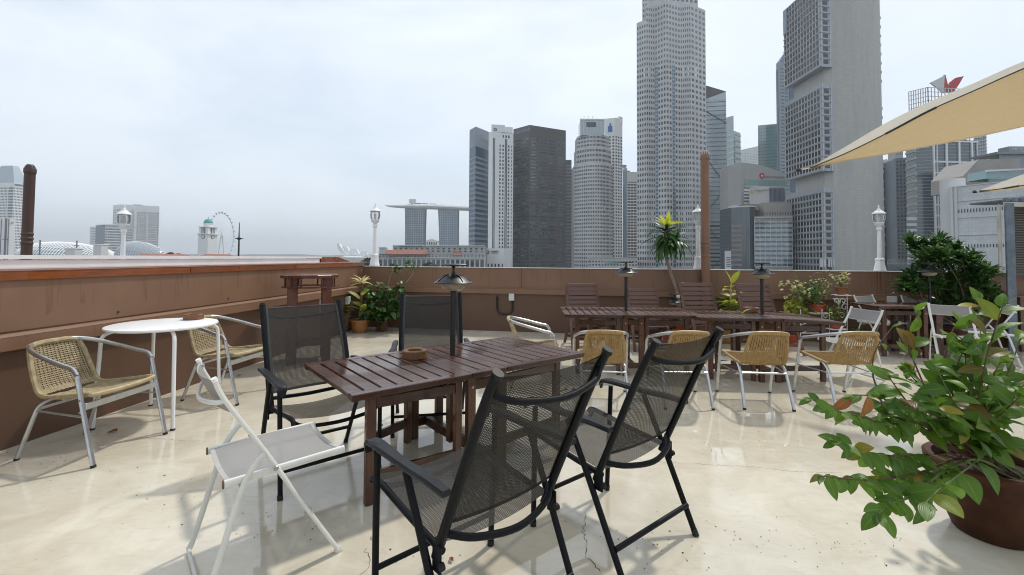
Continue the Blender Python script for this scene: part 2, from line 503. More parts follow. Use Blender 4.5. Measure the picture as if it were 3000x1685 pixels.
for a, b in ((.05, 2.55), (2.56, 4.62), (4.63, 8.2), (8.21, 12), (12.01, 15)):
    lw(a, b, 1.300, 1.371, .0, .032, 'fascia_board', M_TIMBER)
lw(0, 15, 1.3725, 1.388, -.30, .036, 'cap', M_CAP)
for k in range(9):
    s = 1.1 + k * 1.45
    p = cornr + dL * s + nL * .013
    MB().lathe([(.0, .0), (.013, .0), (.012, .006), (.005, .011), (0, .011)], 8, top=False, bot=False).build('bolt', M_PIPEDK, LW, loc=(p.x, p.y, .955))
    kk = kids(LW)[-1]; kk.rotation_euler = (PI / 2, 0, math.atan2(nL.y, nL.x) + PI / 2)
UP = thing('outer_upstand', 'white painted upstand running behind the timber edged parapet', 'wall')
lw(1.25, 15, 1.20, 1.455, -.46, -.302, 'upstand_face', M_WHITE, par=UP)
lw(1.20, 15, 1.462, 1.496, -.47, -.285, 'top_lip', M_WHITE, par=UP)
CB = thing('corner_block', 'brown sloped end block where the two parapets meet', 'block')
bp = [cornr + dL * s - nL * .30 for s in (1.19, .52, .02)]; bq = [cornr + dL * s - nL * .62 for s in (1.19, .52, .02)]
mbk = MB()
zt = (1.487, 1.487, 1.392)
vs = [(p.x, p.y, 1.2) for p in bp] + [(p.x, p.y, z) for p, z in zip(bp, zt)] + [(p.x, p.y, 1.2) for p in bq] + [(p.x, p.y, z) for p, z in zip(bq, zt)]
mbk.add(vs, [(0, 1, 4, 3), (1, 2, 5, 4), (6, 9, 10, 7), (7, 10, 11, 8), (3, 4, 10, 9), (4, 5, 11, 10), (0, 3, 9, 6), (2, 8, 11, 5)])
mbk.build('block_body', M_TIMBER, CB, smooth=False)

BW = thing('back_parapet', 'brown panelled parapet wall along the back of the terrace', 'wall')
def bw(s0, s1, z0, z1, t0, t1, name, mat, z2=None): return wallbox(MB(), cornr, dB, nB, s0, s1, z0, z1, t0, t1, z2).build(name, mat, BW, smooth=False)
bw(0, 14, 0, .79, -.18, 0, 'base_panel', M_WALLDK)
for a, b in ((0, 3.43), (3.44, 6.93), (6.94, 9.95), (9.96, 14)):
    bw(a, b, .79, 1.284, -.18, .004, 'wall_panel', M_WALL)
bw(0, 14, .765, .862, .006, .05, 'ledge', M_WALL)
bw(0, 14, .864, .886, .006, .045, 'ledge_slope', M_WALL, z2=.867)
bw(0, 14, 1.2855, 1.296, -.20, .02, 'coping', M_COP)
for s in (3.37, 3.49, 6.90, 7.02, 9.90, 10.02): bw(s, s + .022, .87, 1.283, .005, .014, 'joint_strip', M_WALL)

# cracks in the floor, thin dark runs
def crack(pts, wd=.0022, seed=1):
    rr = random.Random(seed); P = []
    for a, b in zip(pts[:-1], pts[1:]):
        a = pz(a[0], a[1], 0); b = pz(b[0], b[1], 0); n = max(2, int((b - a).length / .018))
        for i in range(n): P.append(a.lerp(b, i / n) + Vector((rr.uniform(-.009, .009), rr.uniform(-.009, .009), 0)))
    m = MB(); vs = []; fs = []
    for i, p in enumerate(P):
        t = (P[min(i + 1, len(P) - 1)] - P[max(i - 1, 0)]).normalized(); s = Vector((-t.y, t.x, 0)) * wd * .6 * rr.uniform(.3, 1.3)
        vs += [(p.x - s.x, p.y - s.y, .0012), (p.x + s.x, p.y + s.y, .0012)]
    for i in range(len(P) - 1): fs.append((2 * i, 2 * i + 1, 2 * i + 3, 2 * i + 2))
    m.add(vs, fs).build('crack', M_CRACK, floor, smooth=False)
crack([(1716, 1505), (1708, 1560), (1722, 1590), (1712, 1625), (1735, 1650), (1765, 1685)], .003, 1)
crack([(1068, 1610), (1085, 1640), (1072, 1672), (1050, 1690)], .0028, 2)
crack([(1850, 1345), (1990, 1358), (2190, 1367), (2330, 1382), (2480, 1385)], .0016, 3)
crack([(250, 1275), (330, 1278), (430, 1283), (520, 1290), (610, 1293)], .0016, 4)
crack([(2060, 1290), (2100, 1330), (2095, 1352)], .0012, 5)

# ---------------------------------------------------------------- the city across the river
GZ = -22.0
M_GLD = GLASSWALL('dark_window_glass', (.014, .019, .024), (.20, .24, .26), .12, .7, 2.4)
M_GLO = GLASSWALL('deep_window_glass', (.010, .012, .016), (.07, .08, .09), .2, .5, 2.0)
M_GLB = GLASSWALL('blue_window_glass', (.018, .055, .105), (.06, .14, .22), .12, .6, 1.2, .6, 1.5)
M_GLG = GLASSWALL('green_window_glass', (.07, .19, .19), (.22, .38, .37), .08, .7, 1.2, .9, 1.8)
M_GLP = GLASSWALL('pale_window_glass', (.20, .27, .32), (.42, .50, .54), .10, .7, 1.0, .9, 1.8)
M_GLS = GLASSWALL('slate_window_glass', (.022, .038, .05), (.08, .12, .145), .08, .6, 1.3, .7, 1.7)
M_GLLIT = GLASSWALL('office_window_glass', (.10, .19, .18), (.26, .44, .42), .15, .8, 1.0)
M_CONC = MAT('grey_concrete', (.40, .40, .395), .8, var=.06, scale=.05)
M_CONCP = MAT('pale_concrete', (.60, .60, .595), .75, var=.05, scale=.05)
M_CONCW = MAT('white_concrete', (.80, .80, .80), .7, var=.04, scale=.05)
M_CONCD = MAT('dark_grey_panel', (.095, .083, .080), .55, var=.06, scale=.05)
M_STONE = MAT('light_grey_granite', (.60, .595, .59), .6, var=.11, scale=.10, each=.12, stretch=(1, 1, .15))
M_STONEB = MAT('buff_stone', (.36, .33, .31), .7, var=.1, scale=.1, each=.15)
M_BLUEGREY = MAT('blue_grey_panel', (.25, .29, .34), .55, var=.06, scale=.05)
M_STEELC = MAT('grey_metal_panel', (.37, .39, .425), .4, metal=.2, var=.05, scale=.05)
M_PINK = MAT('pinkish_panel', (.27, .20, .19), .6, var=.08, scale=.08, each=.15)
M_REDROOF = MAT('red_clay_roof', (.34, .15, .115), .8, var=.12, scale=.3)
M_TEALD = MAT('pale_green_copper', (.12, .36, .38), .6, var=.1)
M_LETTER = MAT('dark_lettering', (.05, .05, .055), .5)
M_LETBLUE = MAT('blue_lettering', (.05, .16, .42), .5)
M_LETSKY = MAT('pale_blue_lettering', (.20, .36, .52), .5)
M_LETWHITE = MAT('white_lettering', (.75, .76, .76), .5)
M_LETGREY = MAT('grey_lettering', (.24, .24, .25), .5)
M_REDLOGO = MAT('red_emblem', (.50, .03, .04), .5)
M_YELLOGO = MAT('yellow_emblem', (.65, .45, .05), .5)
M_TREEFAR = MAT('far_tree_leaves', (.06, .10, .04), .8, var=.3, scale=.6, each=.5)
M_TRUNK = MAT('bark', (.16, .11, .075), .85, var=.2, scale=12, bmp=.3)
def tiled(name, c, line, sx, sz, rough=.8, wdt=.03):
    m, nt, p = nodes_of(name)
    t = nt.nodes.new('ShaderNodeTexCoord'); u = nt.nodes.new('ShaderNodeUVMap')
    b = N(nt, 'ShaderNodeTexBrick', Scale=1.0); b.offset = 0.5
    b.inputs['Brick Width'].default_value = sx; b.inputs['Row Height'].default_value = sz; b.inputs['Mortar Size'].default_value = wdt
    b.inputs['Color1'].default_value = rgb(c); b.inputs['Color2'].default_value = rgb(tuple(x * .93 for x in c)); b.inputs['Mortar'].default_value = rgb(line)
    nt.links.new(u.outputs['UV'], b.inputs['Vector'])
    st = noise(nt, coords(nt, (1, 1, .12)), .22, 6, .65, .3)
    nt.links.new(mixrgb(nt, mathn(nt, 'MULTIPLY', ramp(nt, st, .42, .7), .45), b.outputs['Color'], tuple(x * .72 for x in c)), p.inputs['Base Color'])
    p.inputs['Roughness'].default_value = rough
    return m
M_CORE = tiled('tiled_concrete_core', (.47, .455, .43), (.24, .23, .22), 2.4, 2.0)
M_PANELW = tiled('white_panel_cladding', (.60, .605, .62), (.36, .37, .38), 2.0, 1.6)

class Bld:
    def __init__(s, name, label, cat, P, group=None):
        c = sum((Vector(p) for p in P), Vector((0, 0))) / len(P)
        s.o = Vector((c.x, c.y, GZ)); s.P = [Vector(p) for p in P]
        s.r = thing(name, label, cat, s.o, 0, group); s.n = {}
    def lo(s, p, z): return Vector((p[0], p[1], z)) - s.o
    def body(s, mat, z1, z0=GZ, P=None, name='wall'):
        P = P or s.P; zs = [z - GZ for z in z1] if isinstance(z1, (list, tuple)) else z1 - GZ
        return MB().prism([(p[0] - s.o.x, p[1] - s.o.y) for p in P], z0 - GZ, zs).build(name, mat, s.r, smooth=False)
    def frame(s, a, b):
        a, b = Vector(a), Vector(b); d = b - a; l = d.length; d.normalize(); n = Vector((d.y, -d.x))
        if n.dot((a + b) / 2) > 0: n = -n
        return a, d, l, n
    def box(s, a, b, u0, u1, z0, z1, t0, t1, mat, name):          # slab on the facade a-b, u as share of its width
        a, d, l, n = s.frame(a, b)
        P = [a + d * l * u0 + n * t0, a + d * l * u1 + n * t0, a + d * l * u1 + n * t1, a + d * l * u0 + n * t1]
        return MB().prism([(p.x - s.o.x, p.y - s.o.y) for p in P], z0 - GZ, z1 - GZ).build(name, mat, s.r, smooth=False)
    def win(s, a, b, z0, z1, nc, nr, fw, fh, mat, name='window', t=.10, u0=0., u1=1., keep=None, cap=280):
        a, d, l, n = s.frame(a, b); cw = l * (u1 - u0) / nc; rh = (z1 - z0) / nr; rz = math.atan2(d.y, d.x)
        if n.dot(Vector((d.y, -d.x))) < 0: rz += PI; 
        me = MB().box((0, 0, 0), (cw * fw, 2 * t, rh * fh)).mesh(name, mat, False); rest = MB()
        for j in range(nr):
            for i in range(nc):
                if keep and not keep(i, j): continue
                p = a + d * (l * u0 + cw * (i + .5)); q = (p.x - s.o.x, p.y - s.o.y, z1 - rh * (j + .5) - GZ)
                if s.n.get(name, 0) < cap:
                    s.n[name] = s.n.get(name, 0) + 1; link(name, me, s.r, q, (0, 0, rz))
                else: rest.box(q, (cw * fw, 2 * t, rh * fh), rz)
        if rest.f: rest.build(name + '_rows', mat, s.r, smooth=False, kind='stuff')
    def bands(s, a, b, z0, z1, nr, fh, mat, t=.25, name='band', u0=0., u1=1., off=.5):
        rh = (z1 - z0) / nr; a, d, l, n = s.frame(a, b)
        me = MB().box((0, 0, 0), (l * (u1 - u0), 2 * t, rh * fh)).mesh(name, mat, False)
        for j in range(nr):
            p = a + d * l * (u0 + u1) / 2
            link(name, me, s.r, (p.x - s.o.x, p.y - s.o.y, z1 - rh * (j + off) - GZ), (0, 0, math.atan2(d.y, d.x)))
    def posts(s, a, b, z0, z1, nc, wd, mat, t=.3, name='mullion', u0=0., u1=1., ends=True):
        a, d, l, n = s.frame(a, b)
        me = MB().box((0, 0, 0), (wd, 2 * t, z1 - z0)).mesh(name, mat, False)
        for i in range(nc + 1):
            p = a + d * l * (u0 + (u1 - u0) * i / nc)
            link(name, me, s.r, (p.x - s.o.x, p.y - s.o.y, (z0 + z1) / 2 - GZ), (0, 0, math.atan2(d.y, d.x)))
    def sign(s, a, b, body, u, z, size, mat, t=.5, name='lettering', ext=.1):
        a, d, l, n = s.frame(a, b); p = a + d * l * u + n * t
        rz = math.atan2(d.y, d.x)
        return text(name, body, size, mat, s.r, s.lo(p, z), (PI / 2, 0, rz), ext)
    def disc(s, a, b, u, z, r, mat, t=.4, name='emblem', ring=None):
        a, d, l, n = s.frame(a, b); p = a + d * l * u + n * t
        m = MB()
        if ring: m.lathe([(ring, -.1), (r, -.1), (r, .1), (ring, .1), (ring, -.1)], 20, top=False, bot=False)
        else: m.lathe([(r, -.1), (r, .1)], 20)
        o = m.build(name, mat, s.r, loc=s.lo(p, z)); o.rotation_euler = (PI / 2, 0, math.atan2(d.y, d.x)); return o
def C3(l, c, r, Yl, Yc, Yr, back=30):
    A, B, D = col(l, Yl), col(c, Yc), col(r, Yr)
    return [A, B, D, (D[0] + (A[0] - B[0]), D[1] + max(back, A[1] - B[1]))], A, B, D

# --- left of the skyline
P, A, B, D = C3(-50, 33, 74, 1010, 1000, 1025, 40)
b = Bld('hotel_tower', 'white tower with a pyramid glass crown at the left edge behind a brown pipe', 'tower', P)
zt = zat(33, 535, 1000)
b.body(M_CONCW, zt)
b.win(B, D, -12, zt - 9, 10, 26, .55, .5, M_GLD); b.win(A, B, -12, zt - 9, 16, 26, .55, .5, M_GLD, u0=.0, u1=.78)
b.bands(A, B, -12, zt - 9, 26, .55, M_GLS, .6, 'bay_band', .82, .98); b.box(B, D, .03, .97, zt - 6, zt - 2.5, 0, .8, M_GLS, 'crown_band')
cz_, hz = zt, zat(33, 484, 1010)
q = [b.lo(p, zt) for p in P]; ce = sum(q, Vector()) / 4
tp = [ce + (x - ce) * .42 + Vector((0, 0, hz - zt)) for x in q]
MB().add(q + tp, [(0, 1, 5, 4), (1, 2, 6, 5), (2, 3, 7, 6), (3, 0, 4, 7), (4, 5, 6, 7)]).build('glass_crown', M_GLP, b.r, smooth=False)
P, A, B, D = C3(-20, 22, 41, 520, 515, 520, 12)
b = Bld('low_building', 'small white building with a round emblem at the far left', 'building', P)
b.body(M_CONCW, zat(22, 641, 515)); b.disc(B, D, .5, zat(30, 652, 515), 1.1, M_LETGREY, ring=.7); b.posts(A, B, -20, zat(22, 641, 515), 2, .8, M_LETGREY, .4, 'groove')
b.box(A, D, 0, 1, zat(22, 641, 515), zat(22, 639, 515), -3, .5, M_CONCP, 'roof_edge')
P, A, B, D = C3(327, 349, 463, 1030, 1010, 1045, 30)
b = Bld('wide_hotel', 'wide white slab hotel gridded with dark balconies, taller of two behind the lamp post', 'hotel', P)
zt = zat(349, 599, 1010); b.body(M_CONCW, zt)
b.win(B, D, -14, zt - 14, 17, 21, .66, .52, M_GLD, keep=lambda i, j: i not in (6, 11)); b.win(A, B, -14, zt - 9, 4, 21, .5, .5, M_GLD)
b.box(B, D, .27, .33, -14, zt - 10, 0, 1.2, M_CONCP, 'pier'); b.box(B, D, .63, .68, -14, zt - 10, 0, 1.2, M_CONCP, 'pier'); b.box(B, D, .30, .55, zt, zt + 1.6, -6, -2, M_LETGREY, 'roof_plant')
P, A, B, D = C3(278, 306, 386, 925, 905, 935, 25)
b = Bld('lettered_hotel', 'lower white hotel with lettering along its roof, in front of the wide slab', 'hotel', P)
zt = zat(306, 657, 905); b.body(M_CONCW, zt); b.box(A, B, .02, .98, GZ, zt - 1.5, 0, .4, M_BLUEGREY, 'blind_wall')
b.win(B, D, -14, zt - 7, 12, 13, .70, .55, M_GLD); b.sign(B, D, 'MANDARIN ORIENTAL', .5, zt - 3.6, 5.2, M_LETTER)
P, A, B, D = C3(262, 268, 280, 1600, 1600, 1610, 20)
b = Bld('faint_tower', 'faint pale slab far behind the lettered hotel', 'tower', P); b.body(M_CONCP, zat(268, 664, 1600)); b.bands(B, D, -10, zat(268, 664, 1600) - 3, 12, .5, M_GLP, .2)
# two spiky domes
def dome(name, label, x0, x1, ytop, Y, ribs, rise_at):
    l, r = col(x0, Y), col(x1, Y); zt = zat((x0 + x1) / 2, ytop, Y); z0 = -8.0
    t = thing(name, label, 'dome', ((l[0] + r[0]) / 2, Y, z0), 0, 'spiky theatre domes'); hw = (r[0] - l[0]) / 2; hh = zt - z0
    def fn(u, v):
        a = PI * v; x = -math.cos(a); k = max(0, 1 - x * x) ** .5
        y = math.cos(PI * u) * hw * .55 * k; z = math.sin(PI * u) * hh * (k ** .8) * (1 - .18 * (x - rise_at))
        return (x * hw, y, max(0, z))
    MB().grid(fn, 16, 40).build('shell', M_GLP, t)
    m = MB()
    for i in range(2, 15):
        m.tube([Vector(fn(i / 16, v / 40)) * 1.01 for v in range(1, 40)], hw * .007, 4, caps=False)
    for j in range(2, ribs - 1):
        m.tube([Vector(fn(u / 16, j / ribs)) * 1.012 for u in range(0, 17)], hw * .010, 4, caps=False)
    m.build('sunshade_grid', M_CONCW, t, smooth=False, kind='stuff')
dome('spiky_dome', 'larger spiky white dome left of the lamp post', 60, 338, 711, 740, 54, .0)
dome('spiky_dome', 'smaller ribbed white dome right of the lamp post', 340, 486, 712, 740, 30, .3)
# clock tower
Yc = 350; cx = col(608, Yc)[0]
t = thing('clock_tower', 'white clock tower with a pale green dome', 'clock tower', (cx, Yc, GZ), R(45 + 33.8)); zz = lambda y: zat(608, y, Yc) - GZ
wd = (632 - 584) / FPX * Yc / 1.414
MB().box((0, 0, zz(702) / 2), (wd, wd, zz(702))).build('shaft', M_CONCW, t, smooth=False)
MB().box((0, 0, (zz(702) + zz(687)) / 2), (wd * .98, wd * .98, zz(687) - zz(702))).build('clock_stage', M_CONCW, t, smooth=False)
MB().box((0, 0, zz(686.5)), (wd * 1.14, wd * 1.14, .7)).build('cornice', M_CONCW, t, smooth=False)
MB().box((0, 0, zz(666)), (wd * 1.0, wd * 1.0, .6)).build('cornice', M_CONCW, t, smooth=False)
for i in (-1, 1):
    for j in (-1, 1): MB().box((i * wd * .36, j * wd * .36, (zz(686) + zz(666)) / 2), (wd * .2, wd * .2, zz(666) - zz(686))).build('corner_pier', M_CONCW, t, smooth=False)
MB().box((0, 0, (zz(686) + zz(666)) / 2), (wd * .6, wd * .6, zz(666) - zz(686) - .1)).build('belfry', M_LETGREY, t, smooth=False)
for a in range(4):
    for k in (-1, 0, 1):
        v = Matrix.Rotation(a * PI / 2, 3, 'Z') @ Vector((k * wd * .16, -wd * .42, 0))
        MB().lathe([(.28, 0), (.28, zz(667) - zz(685))], 6).build('column', M_CONCW, t, loc=(v.x, v.y, zz(685)))
MB().lathe([(wd * .36, zz(665)), (wd * .36, zz(656)), (wd * .40, zz(655.5)), (wd * .40, zz(654.5))], 8, a0=R(22)).build('drum', M_CONCW, t, smooth=False)
rd = wd * .36; MB().lathe([(rd * math.cos(a * PI / 16), zz(654.6) + (zz(641) - zz(654.6)) * math.sin(a * PI / 16)) for a in range(9)], 20).build('dome', M_TEALD, t)
MB().lathe([(.25, zz(641)), (.1, zz(639.5)), (.3, zz(638)), (0.05, zz(636))], 8).build('finial', M_TEALD, t)
for a in (0, 1, 2, 3):
    v = Matrix.Rotation(a * PI / 2, 3, 'Z') @ Vector((0, -wd * .50, 0))
    f = MB().lathe([(1.55, -.05), (1.55, .12)], 24).build('clock_face', M_LETTER, t, loc=(v.x, v.y, zz(694.5))); f.rotation_euler = (PI / 2, 0, a * PI / 2)
    MB().lathe([(1.0, .125), (1.25, .125), (1.25, .16), (1.0, .16)], 24).build('dial_ring', M_LETWHITE, f)
    MB().box((0, .35, .2), (.16, .9, .05)).box((-.28, -.12, .2), (.6, .14, .05), R(25)).build('clock_hands', M_LETWHITE, f, smooth=False)
# ferris wheel
Yf = 1900; cx = col(648, Yf)[0]; cz0 = zat(648, 690, Yf); rad = zat(648, 625.5, Yf) - cz0
t = thing('ferris_wheel', 'giant ferris wheel seen half behind the clock tower', 'ferris wheel', (cx, Yf, GZ), R(94))
hub = cz0 - GZ
MB().tube([(rad * math.cos(a * PI / 30), 0, hub + rad * math.sin(a * PI / 30)) for a in range(60)], 1.5, 5, closed=True).build('rim', M_CONCP, t)
m = MB()
for a in range(28):
    th = 2 * PI * a / 28; m.tube([(0, 0, hub), (rad * math.cos(th), 0, hub + rad * math.sin(th))], .25, 3, caps=False)
m.build('spokes', M_CONCP, t, smooth=False, kind='stuff')
cap = MB().lathe([(0.4, -4), (2.4, -3.2), (2.4, 3.2), (.4, 4)], 10).mesh('capsule', M_LETGREY)
for a in range(28):
    th = 2 * PI * a / 28; link('capsule', cap, t, ((rad + 4.5) * math.cos(th), 0, hub + (rad + 4.5) * math.sin(th)), (0, PI / 2 + 0 * th, 0))
for sx in (-1, 1): MB().tube([(0, sx * 14, 0), (0, sx * 3, hub)], 1.8, 6).build('support_leg', M_CONCP, t)
# lotus museum
Yl = 1100; t = thing('lotus_museum', 'white lotus shaped museum with upturned petals', 'museum', (col(1042, Yl)[0], Yl, GZ))
def petal(pts, dy, th=15):
    o = Vector((t.location.x, t.location.y, GZ)); v = [pd(x, y, Yl) - o + Vector((0, dy, 0)) for x, y in pts]; n = len(v); c = sum(v, Vector()) / n
    back = [c.lerp(p, .8) + Vector((0, th, 0)) for p in v]
    MB().add(v + back, [tuple(range(n)), tuple(range(n, 2 * n))[::-1]] + [((i + 1) % n, i, n + i, n + (i + 1) % n) for i in range(n)]).build('petal', M_WHITEWALL, t, smooth=False)
petal([(990, 714), (995, 713), (1001, 724), (1012, 738), (1030, 749), (1012, 751), (999, 739), (992, 727)], -6)
petal([(999, 722), (1014, 722), (1024, 740), (1031, 750), (1017, 746), (1006, 735)], 2)
petal([(1026, 730), (1046, 730), (1055, 749), (1021, 749)], -2)
petal([(1049, 750), (1062, 737), (1077, 736), (1077, 746), (1070, 751)], -5)
petal([(1070, 752), (1083, 744), (1100, 744), (1099, 749), (1088, 755)], 1)
petal([(1012, 735), (1024, 735), (1028, 748), (1014, 747)], 14)
MB().lathe([(26, 0), (34, 14), (36, 22), (20, 24)], 16).build('base_bowl', M_WHITEWALL, t)
# three tower resort
Ym = 1500
t = thing('ship_roof_resort', 'hazy glass resort towers carrying one long ship shaped roof deck', 'hotel', (col(1250, Ym)[0], Ym, GZ)); o = t.location.copy()
for k, (x0, x1, y0, x0b, x1b) in enumerate(((1186, 1246, 611, 1183, 1243), (1283, 1343, 613, 1286, 1343), (1376, 1420, 614, 1380, 1420))):
    def fn(u, v, a=x0, b=x1, c=x0b, d=x1b, y0=y0):
        y = y0 + (790 - y0) * u; k = math.sin(PI * min(1, u * .9)) * 2.0
        return pd((a + (c - a) * u + k) * (1 - v) + (b + (d - b) * u - k * .5) * v, y, Ym) - Vector((o.x, o.y, GZ))
    m = MB().grid(fn, 10, 1); n = len(m.v); m.v += [(x, y + 26, z) for x, y, z in m.v]; m.f += [tuple(n + q for q in reversed(f)) for f in m.f]; m.uv = {}
    g = m.build('glass_tower', M_GLB, t, smooth=False)
    for j in range(1, 26):
        a_, b_ = Vector(fn(j / 34, .02)), Vector(fn(j / 34, .985)); MB().bar(a_ + Vector((0, -.4, 0)), b_ + Vector((0, -.4, 0)), 1.0, .9, 0).build('floor_line', M_GLP, g, smooth=False)
    for j in range(1, 9):
        MB().bar(Vector(fn(.01, j / 9)) + Vector((0, -.7, 0)), Vector(fn(.75, j / 9)) + Vector((0, -.7, 0)), .8, .8, 0, up=(0, 1, 0)).build('fin', M_GLP, g, smooth=False)
def deck(u, v):
    x = 1128 + 320 * u; e = min(1, (u / .32)) ** .55
    top = 601 - 3.0 * math.sin(PI * min(1, u * 1.2)) + 9 * max(0, u - .35); bot = top + 2 + 13 * e - 3 * max(0, u - .5)
    a = 2 * PI * v
    c = pd(x, (top + bot) / 2, Ym) - Vector((o.x, o.y, GZ)); hh = (bot - top) / 2 / FPX * Ym
    return c + Vector((0, math.cos(a) * 18 * e, math.sin(a) * hh))
MB().grid(deck, 28, 14).build('roof_deck', M_CONCP, t)
MB().box(pd(1209, 590, Ym) - Vector((o.x, o.y, GZ)), (22, 8, 14)).build('deck_pavilion', M_CONCP, t, smooth=False)
rr = random.Random(4); m = MB()
for k in range(46):
    x = rr.uniform(1200, 1280) if k < 34 else rr.uniform(1290, 1370); c = pd(x, 596 + max(0, x - 1240) * .07, Ym) - Vector((o.x, o.y - 12, GZ)); s = rr.uniform(1.6, 3.6)
    m.lathe([(.1, -s), (s, -s * .3), (s * .8, s * .6), (.1, s)], 5, c)
m.build('deck_trees', M_TREEFAR, t, smooth=False, kind='stuff')
# colonnaded hotel
def q3(l, r, Yl, Yr, back): A, D = col(l, Yl), col(r, Yr); s_ = max(0, (l + 6 - PPX) / FPX); return [A, D, (D[0] + back * s_, D[1] + back), (A[0] + back * s_, A[1] + back)], A, D
P, A, D = q3(1109, 1420, 480, 470, 60)
b = Bld('colonnaded_hotel', 'long grey colonnaded hotel with red roof strips below the glass resort', 'hotel', P)
zf = lambda y, x=1240: zat(x, y, 476)
b.body(M_CONC, zf(745)); Q, A2, D2 = q3(1151, 1420, 487, 476, 46)
b.body(M_CONC, zf(719), zf(745), Q, 'attic'); b.box(A2, D2, 0, 1, zf(720.5), zf(718), -1, .9, M_CONCP, 'cornice'); b.box(A, D, .15, 1, zf(757), zf(754), 0, 1.2, M_CONCP, 'cornice'); b.box(A, D, .0, .15, zf(741), zf(739), 0, 1.0, M_CONCP, 'cornice')
b.sign(A2, D2, 'THE FULLERTON HOTEL', .20, zf(722), 2.3, M_LETTER, .8)
b.win(A2, D2, zf(740), zf(724), 17, 2, .42, .6, M_GLD); b.win(A, D, zf(755), zf(744), 30, 2, .4, .5, M_GLD); b.win(A, D, zf(792), zf(759), 22, 1, .62, .86, M_GLS, 'bay')
b.posts(A, D, zf(792), zf(758), 22, .9, M_CONCP, .5, 'column')
for x0, x1, y0, y1 in ((1128, 1254, 732, 745), (1325, 1350, 737, 747)):
    a_, c_ = pd(x0, y1, 472), pd(x1, y1, 471); e_, g_ = pd(x0 + 3, y0, 478), pd(x1, y0, 477)
    MB().add([b.lo(v, v.z) for v in (a_, c_, g_, e_)] + [b.lo(v, v.z) + Vector((0, .6, -.5)) for v in (a_, c_, g_, e_)], [(0, 1, 2, 3), (7, 6, 5, 4), (0, 4, 5, 1), (1, 5, 6, 2), (2, 6, 7, 3), (3, 7, 4, 0)]).build('red_roof', M_REDROOF, b.r, smooth=False)
P5, A5, D5 = q3(1111, 1130, 478, 478, 8); b.body(M_STONE, zf(726), zf(745), P5, 'turret'); b.box(A5, D5, -.1, 1.1, zf(727), zf(725), -1, .8, M_CONCP, 'turret_cornice')
P6, A6, D6 = q3(1248, 1281, 500, 500, 12); b.body(M_CONCP, zf(703), zf(719), P6, 'pavilion'); b.win(A6, D6, zf(716), zf(706), 5, 1, .5, .7, M_GLD)
a_, c_ = col(1246, 500), col(1283, 500); MB().add([b.lo(a_, zf(703)), b.lo(c_, zf(703)), b.lo(((a_[0] + c_[0]) / 2, 500), zf(697)), b.lo((a_[0], 512), zf(703)), b.lo((c_[0], 512), zf(703)), b.lo(((a_[0] + c_[0]) / 2, 512), zf(697))], [(0, 1, 2), (5, 4, 3), (0, 2, 5, 3), (1, 4, 5, 2), (0, 3, 4, 1)]).build('pediment', M_CONCP, b.r, smooth=False)

# --- the towers
P, A, B, D = C3(1373, 1391, 1432, 575, 560, 585, 20)
b = Bld('banded_tower', 'slim blue and grey banded tower, leftmost of the tall towers', 'tower', P)
zt = zat(1391, 371, 560); b.body(M_BLUEGREY, zt)
for a_, c_ in ((A, B), (B, D)):
    b.bands(a_, c_, zat(1391, 728, 560), zat(1391, 430, 560), 20, .52, M_GLB, .12, 'window_band')
    b.box(a_, c_, .0, 1, zat(1391, 456, 560), zat(1391, 428, 560), 0, .18, M_GLB, 'sky_lobby')
b.box(B, D, .3, .95, zat(1410, 408, 565), zat(1410, 402, 565), 0, .15, M_LETGREY, 'louvre'); b.posts(A, B, -10, zt, 1, .6, M_GLS, .1, 'edge')
P, A, B, D = C3(1429, 1440, 1502, 545, 540, 548, 22)
b = Bld('white_striped_tower', 'white tower with tall dark vertical window strips and a round crest', 'tower', P)
zt = zat(1450, 385, 540); b.body(M_CONCW, zt); Q = [col(1437, 541), col(1477, 543), (col(1477, 543)[0], 556), (col(1437, 541)[0], 556)]; b.body(M_CONCW, zat(1450, 364, 540), zt, Q, 'crown')
b.body(M_CONCW, zat(1490, 372, 545), zt, [col(1478, 544), col(1500, 547), (col(1500, 547)[0], 558), (col(1478, 544)[0], 558)], 'crown')
zb = zat(1450, 729, 540); z4 = zat(1450, 404, 540)
for u0, u1 in ((.03, .07), (.09, .13), (.60, .64), (.66, .70)): b.box(B, D, u0, u1, zb, z4, 0, .12, M_GLD, 'tall_strip')
for u0, u1 in ((.33, .41), (.47, .55), (.74, .82), (.90, .94)): b.win(B, D, zb, zat(1450, 420, 540), 1, 28, .8, .62, M_GLD, u0=u0, u1=u1)
b.win(B, D, zat(1450, 403, 540), zat(1450, 391, 540), 3, 1, .5, .7, M_GLD, 'arched_window', u0=.45, u1=.85); b.disc(B, D, .13, zat(1445, 379, 540), 2.0, M_LETTER, .3, ring=1.2)
P2, A, B, D = C3(1406, 1477, 1497, 520, 515, 522, 14)
b.body(M_CONCW, zb, GZ, P2, 'podium'); b.disc(A, B, .33, zat(1430, 739, 517), 1.9, M_LETTER, .2, ring=1.0); b.sign(A, B, '中國銀行', .62, zat(1446, 737.5, 517), 2.4, M_LETTER); b.sign(A, B, 'BANK OF CHINA', .62, zat(1446, 742, 517), .9, M_LETTER)
b.win(A, B, zat(1430, 785, 517), zat(1430, 772, 517), 7, 1, .42, .9, M_GLD, 'door_opening'); b.win(A, D, zat(1430, 756, 517), zat(1430, 746, 517), 10, 1, .6, .6, M_GLP, 'blind_window')
P, A, B, D = C3(1502, 1550, 1657, 580, 560, 584, 26)
b = Bld('dark_office_tower', 'broad dark grey office tower with partly lit window rows', 'tower', P)
zt = zat(1550, 366, 560); b.body(M_CONCD, zt)
z0, z1 = zat(1550, 783, 560), zat(1550, 400, 560)
lit = random.Random(31); run = [0]
